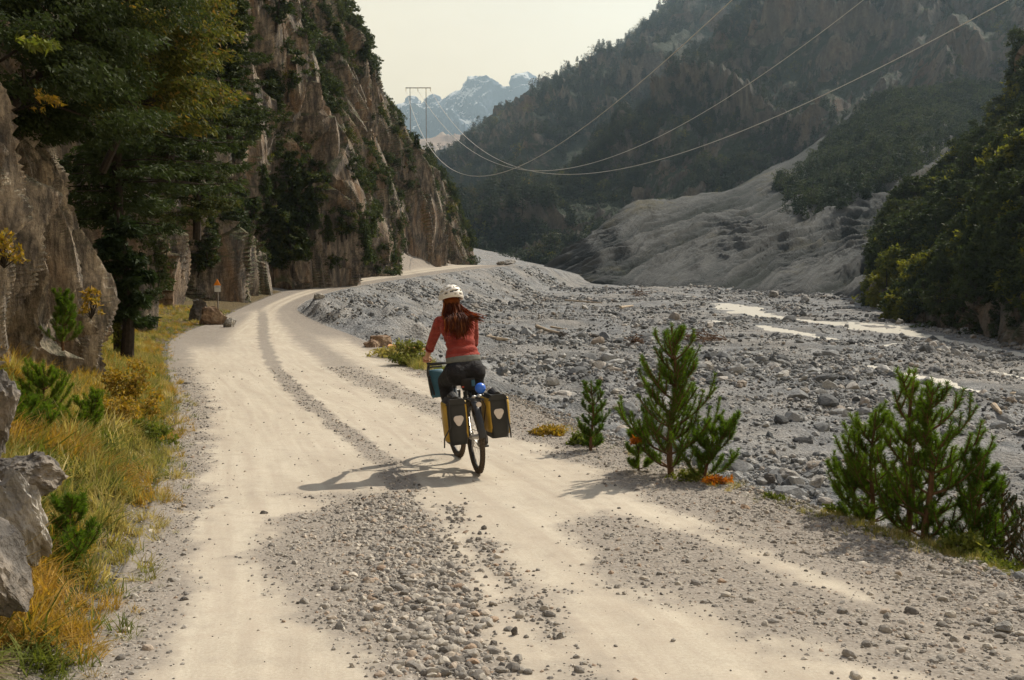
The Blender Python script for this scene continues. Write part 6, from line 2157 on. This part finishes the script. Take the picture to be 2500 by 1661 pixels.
for i in range(nph - 1):
    for j in range(nth):
        j2 = (j + 1) % nth
        q = (i * nth + j, i * nth + j2, (i + 1) * nth + j2, (i + 1) * nth + j)
        c = V[list(q)].mean(0)
        if c[2] < -0.018 - 0.022 * math.cos(math.atan2(c[1], -c[0])) : continue
        if vent(*c): continue
        Fq.append(q)
hm = MB(); hm.add(V, np.array(Fq))
me = hm.mesh('helmet_shell', True)
o = link('shell', me, M['helmet'], HM)
sm = o.modifiers.new('thick', 'SOLIDIFY'); sm.thickness = 0.016; sm.offset = -1
hl_ = MB(); V2 = V[:(nph - 3) * nth] * 0.90
F2 = [(i * nth + j, i * nth + (j + 1) % nth, (i + 1) * nth + (j + 1) % nth, (i + 1) * nth + j) for i in range(nph - 6) for j in range(nth)]
hl_.add(V2, np.array(F2)); hl_.build('liner', M['liner'], HM, True)
st = MB()
for s in (-1, 1): st.tube([(HEAD.x - 0.02, HEAD.y + s * 0.083, HEAD.z + 0.02), (HEAD.x + 0.01, HEAD.y + s * 0.085, HEAD.z - 0.04), (HEAD.x + 0.035, HEAD.y + s * 0.05, HEAD.z - 0.12), (HEAD.x + 0.04, HEAD.y, HEAD.z - 0.128)], 0.004, 5)
st.build('chin_strap', M['black'], rider)
# hair: many curved locks from under the helmet
rh = np.random.default_rng(9)
hr = MB()
def lock(p, L, blow, w, curl):
    pts, rad = [Vector(p)], [w * 0.5]
    d = Vector((-0.55, rh.normal(0, 0.12) + blow * 0.2, -1)).normalized()
    ph = rh.uniform(0, 6.28)
    n = 7
    for k in range(1, n + 1):
        d = d + Vector((-0.02 + 0.045 * k * (0.4 if blow else 0.15), blow * 0.10 * k * 0.45 + curl * math.sin(ph + k * 1.3), -0.10 * (1 - abs(blow)) + curl * 0.6 * math.cos(ph + k)))
        d.normalize()
        pts.append(pts[-1] + d * L / n)
        rad.append(w * (1.0 if k < n - 2 else (0.75, 0.5, 0.15)[k - n + 2] if k - n + 2 < 3 else 0.15))
    # keep the locks outside the back
    out = []
    for q in pts:
        back = 0.40 - (1.50 - q.z) * 0.42 - 0.118
        if q.z < 1.52 and q.x > back: q = Vector((back - rh.uniform(0, 0.012), q.y, q.z))
        out.append(q)
    hr.tube(out, rad, 5)
for i in range(200):
    th = rh.uniform(-1.1, 1.2)
    p = (HEAD.x - 0.088 * math.cos(th), HEAD.y + 0.078 * math.sin(th), HEAD.z + rh.uniform(-0.05, 0.02))
    lock(p, rh.uniform(0.22, 0.37), rh.normal(0.05, 0.12), 0.0080, 0.17)
for i in range(110):                                        # blown out to the right, catching the sun
    p = (HEAD.x - 0.07, HEAD.y - rh.uniform(0.02, 0.08), HEAD.z - rh.uniform(0.02, 0.07))
    lock(p, rh.uniform(0.20, 0.30), -rh.uniform(0.6, 1.15), 0.0042, 0.40)
for i in range(26):
    p = (HEAD.x - 0.05, HEAD.y + rh.uniform(0.05, 0.08), HEAD.z - rh.uniform(0.02, 0.07))
    lock(p, rh.uniform(0.12, 0.20), rh.uniform(0.5, 1.0), 0.0045, 0.25)
hr.build('hair', M['hair'], rider, True)
hc = MB(); hc.ball((HEAD.x - 0.022, HEAD.y, HEAD.z - 0.005), (0.085, 0.082, 0.085), 3); hc.build('hair_cap', M['hair'], rider, True)
# ------------------------------------------------------------------ sign, power line, driftwood
M['sign_white'] = simple('sign_white', (0.62, 0.62, 0.60), 0.5, 0.3, var=0.05)
M['sign_orange'] = simple('sign_orange', (0.75, 0.24, 0.02), 0.5, 0.3, var=0.08)
M['sign_blue'] = simple('sign_print', (0.08, 0.12, 0.35), 0.6, 0.2, var=0.05)
M['pole'] = simple('weathered_pole', (0.17, 0.15, 0.13), 0.8, 0.2)
M['wire'] = simple('aluminium_wire', (0.55, 0.52, 0.47), 0.6, 0.3, var=0.05)
M['drift'] = simple('driftwood', (0.42, 0.34, 0.25), 0.9, 0.1, var=0.25, scale=6, bump=0.3)
M['plank'] = simple('fresh_wood', (0.52, 0.27, 0.12), 0.8, 0.2, var=0.15, scale=8)
M['brush'] = simple('dead_brushwood', (0.13, 0.08, 0.05), 0.9, 0.1, var=0.3)

SP = at(531, 716, 43.0)
sg = empty('warning_sign', (SP[0], SP[1], gz(SP[0], SP[1])))
tag(sg, 'orange triangle warning sign above a small white board at the cliff foot', 'sign')
top = at(531, 678, 43.0)[2] - sg.location.z
zb0, zb1 = at(531, 713, 43.0)[2] - sg.location.z, at(531, 697, 43.0)[2] - sg.location.z
zt = at(531, 683, 43.0)[2] - sg.location.z
q = MB(); q.tube([(0, 0.03, -0.2), (0, 0.03, zt - 0.02)], 0.03, 8); q.build('post', M['pole'], sg)
q = MB(); q.box((-0.125, -0.01, zb0), (0.125, 0.01, zb1 - 0.01)); q.build('board', M['sign_white'], sg)
q = MB(); V = [(-0.15, y_, zb1) for y_ in (-0.012, 0.012)] + [(0.15, y_, zb1) for y_ in (-0.012, 0.012)] + [(0, y_, zt + 0.02) for y_ in (-0.012, 0.012)]
q.add(V, np.array([(0, 2, 4), (1, 5, 3), (0, 1, 3), (0, 3, 2), (2, 3, 5), (2, 5, 4), (4, 5, 1), (4, 1, 0)])); q.build('triangle', M['sign_orange'], sg)
q = MB()
for k in range(5):
    x0 = -0.09 + k * 0.036
    q.box((x0, -0.014, zb1 - 0.085 + 0.006 * (k % 2)), (x0 + 0.026, -0.0105, zb1 - 0.06 + 0.008 * (k % 3)))
q.build('print', M['sign_blue'], sg)

# H-frame mast
YM = 265.0
a, b = at(990, 215, YM), at(1052, 215, YM)
mast = empty('power_mast', (a[0], YM, 0))
tag(mast, 'thin two-legged power line mast with a crossbar standing behind the cliff', 'mast')
q = MB(); q.tube([(0, 0, a[2]), (b[0] - a[0], 0, b[2])], 0.12, 8); q.build('crossarm', M['pole'], mast)
for px_ in (1001, 1040):
    t = at(px_, 215, YM)
    q = MB(); q.tube([(t[0] - a[0], 0.0, t[2]), (t[0] - a[0], 0.0, 12.0)], [0.08, 0.11], 8); q.build('leg', M['pole'], mast)
for px_ in (991, 1020, 1051):
    t = at(px_, 215, YM)
    q = MB(); q.tube([(t[0] - a[0], 0, t[2]), (t[0] - a[0], 0, t[2] - 0.9)], [0.10, 0.10], 6); q.build('insulator', M['wire'], mast)
# wires: hung from the crossarm, sagging over the valley and passing to the right overhead
def fit_wire(px0, obs):
    A = at(px0, 220, YM)
    best = None
    r = np.random.default_rng(3)
    par = np.array([40.0, 60.0, 30.0])            # bx, bz, sag ; far end at y = -60
    yb = -60.0
    t = np.linspace(0.0, 0.93, 160)
    def curve(p, t=t):
        B = np.array([p[0], yb, p[1]])
        P = A + np.outer(t, B - A)
        P[:, 2] -= 4 * p[2] * t * (1 - t)
        return P
    def err(p):
        P = curve(p); m = P[:, 1] > 3
        u, v, d = project(P[m])
        e = 0
        for (ox, oy) in obs: e += np.min((u - ox) ** 2 + (v - oy) ** 2)
        return e
    cur = err(par); s = np.array([30.0, 30.0, 15.0])
    for it in range(5000):
        q_ = par + r.normal(size=3) * s * (0.9992 ** it)
        if q_[2] < 0: continue
        e = err(q_)
        if e < cur: par, cur = q_, e
    return curve(par, np.linspace(0, 1, 140)), cur, par
WI = [(991, [(1012, 340), (1035, 380), (1070, 406), (1130, 417), (1200, 409), (1300, 365), (1500, 260), (1650, 140), (1790, 0)]),
      (1020, [(1060, 300), (1100, 350), (1160, 395), (1215, 415), (1300, 415), (1500, 365), (1700, 270), (1900, 150), (2130, 0)]),
      (1051, [(1080, 290), (1110, 345), (1170, 385), (1240, 412), (1320, 422), (1500, 402), (1750, 335), (2000, 235), (2250, 125), (2460, 0)])]
for k, (px0, obs) in enumerate(WI):
    P, e, par = fit_wire(px0, obs)
    print('wire', k, 'error', round(float(e), 1), par)
    q = MB(); q.tube([tuple(p) for p in P], [0.014 + 0.030 * min(1, max(0, p[1]) / 150) for p in P], 6, cap=False)
    tag(q.build('power_cable', M['wire'], None, True), ['power cable sagging lowest to the left, leaving the picture first at the top', 'middle power cable of the three crossing the valley', 'longest power cable, reaching the upper right corner'][k], 'cable', None)

# driftwood on the bed
def log(pts, r, label, mat='drift', up=0.12, name='driftwood_log'):
    P = []
    for (px_, py_) in pts:
        p = on_plane(px_, py_, BED + 0.15); P.append((p[0], p[1], gz(p[0], p[1]) + up))
    q = MB(); c = np.array(P[0])
    q.tube([tuple(np.array(p) - c) for p in P], [r * (1 - 0.5 * i / (len(P) - 1)) for i in range(len(P))], 8)
    o = q.build(name, M[mat]); o.location = tuple(c)
    tag(o, label, 'driftwood')
log([(1310, 797), (1340, 805), (1375, 810)], 0.13, 'long pale driftwood log on the river bed right of the rider')
log([(1345, 797), (1375, 801)], 0.08, 'short thin stick just above the long driftwood log')
log([(1190, 833), (1215, 838), (1240, 838)], 0.13, 'brown driftwood log on the bed close to the rider arm')
log([(1248, 843), (1270, 841), (1280, 836)], 0.05, 'thin forked pale stick on the bed right of the brown log')
log([(1515, 752), (1545, 747)], 0.16, 'white driftwood log in the middle distance left of the stream')
log([(1380, 736), (1470, 740)], 0.09, 'long thin branch lying far out on the river bed')
log([(2425, 1010), (2443, 1022)], 0.10, 'short pale cut log on the bed near the right edge')
log([(2470, 975), (2530, 985)], 0.13, 'pale log at the right edge beside the stream')
def brushwood(px_, py_, rx, rz, label, seed):
    p = on_plane(px_, py_, BED + 0.1); z = gz(p[0], p[1])
    r = np.random.default_rng(seed); q = MB()
    for _ in range(70):
        a_ = r.normal(0, 0.5, 3) * np.array([rx, rx * 0.8, 0]); a_[2] = abs(r.normal(0, 0.3)) * rz
        d = r.normal(size=3) * np.array([1, 1, 0.35]); d /= np.linalg.norm(d); L = r.uniform(0.3, 0.9) * rx
        q.tube([tuple(a_ - d * L / 2), tuple(a_ + r.normal(0, 0.04, 3)), tuple(a_ + d * L / 2)], [0.03, 0.022, 0.008], 4, cap=False)
    o = q.build('brushwood', M['brush']); o.location = (p[0], p[1], z + 0.03)
    tag(o, label, 'brushwood')
brushwood(1715, 835, 1.3, 0.7, 'dark tangle of washed-up branches behind the middle pine top', 1)
brushwood(1560, 722, 1.4, 1.4, 'small root stump sticking up at the foot of the scree', 2)
brushwood(1550, 842, 0.5, 0.6, 'reddish brown root snag beside the square grey block', 3)
# orange plank by the brown boulder
c = ground_at(992, 29.5, 0.16)
q = MB(); q.box((-0.55, -0.09, -0.03), (0.55, 0.09, 0.03)); o = q.build('wooden_plank', M['plank']); o.location = tuple(c); o.rotation_euler = (0.25, 0.10, -0.12)
tag(o, 'short orange brown plank lying right of the brown boulder', 'plank')
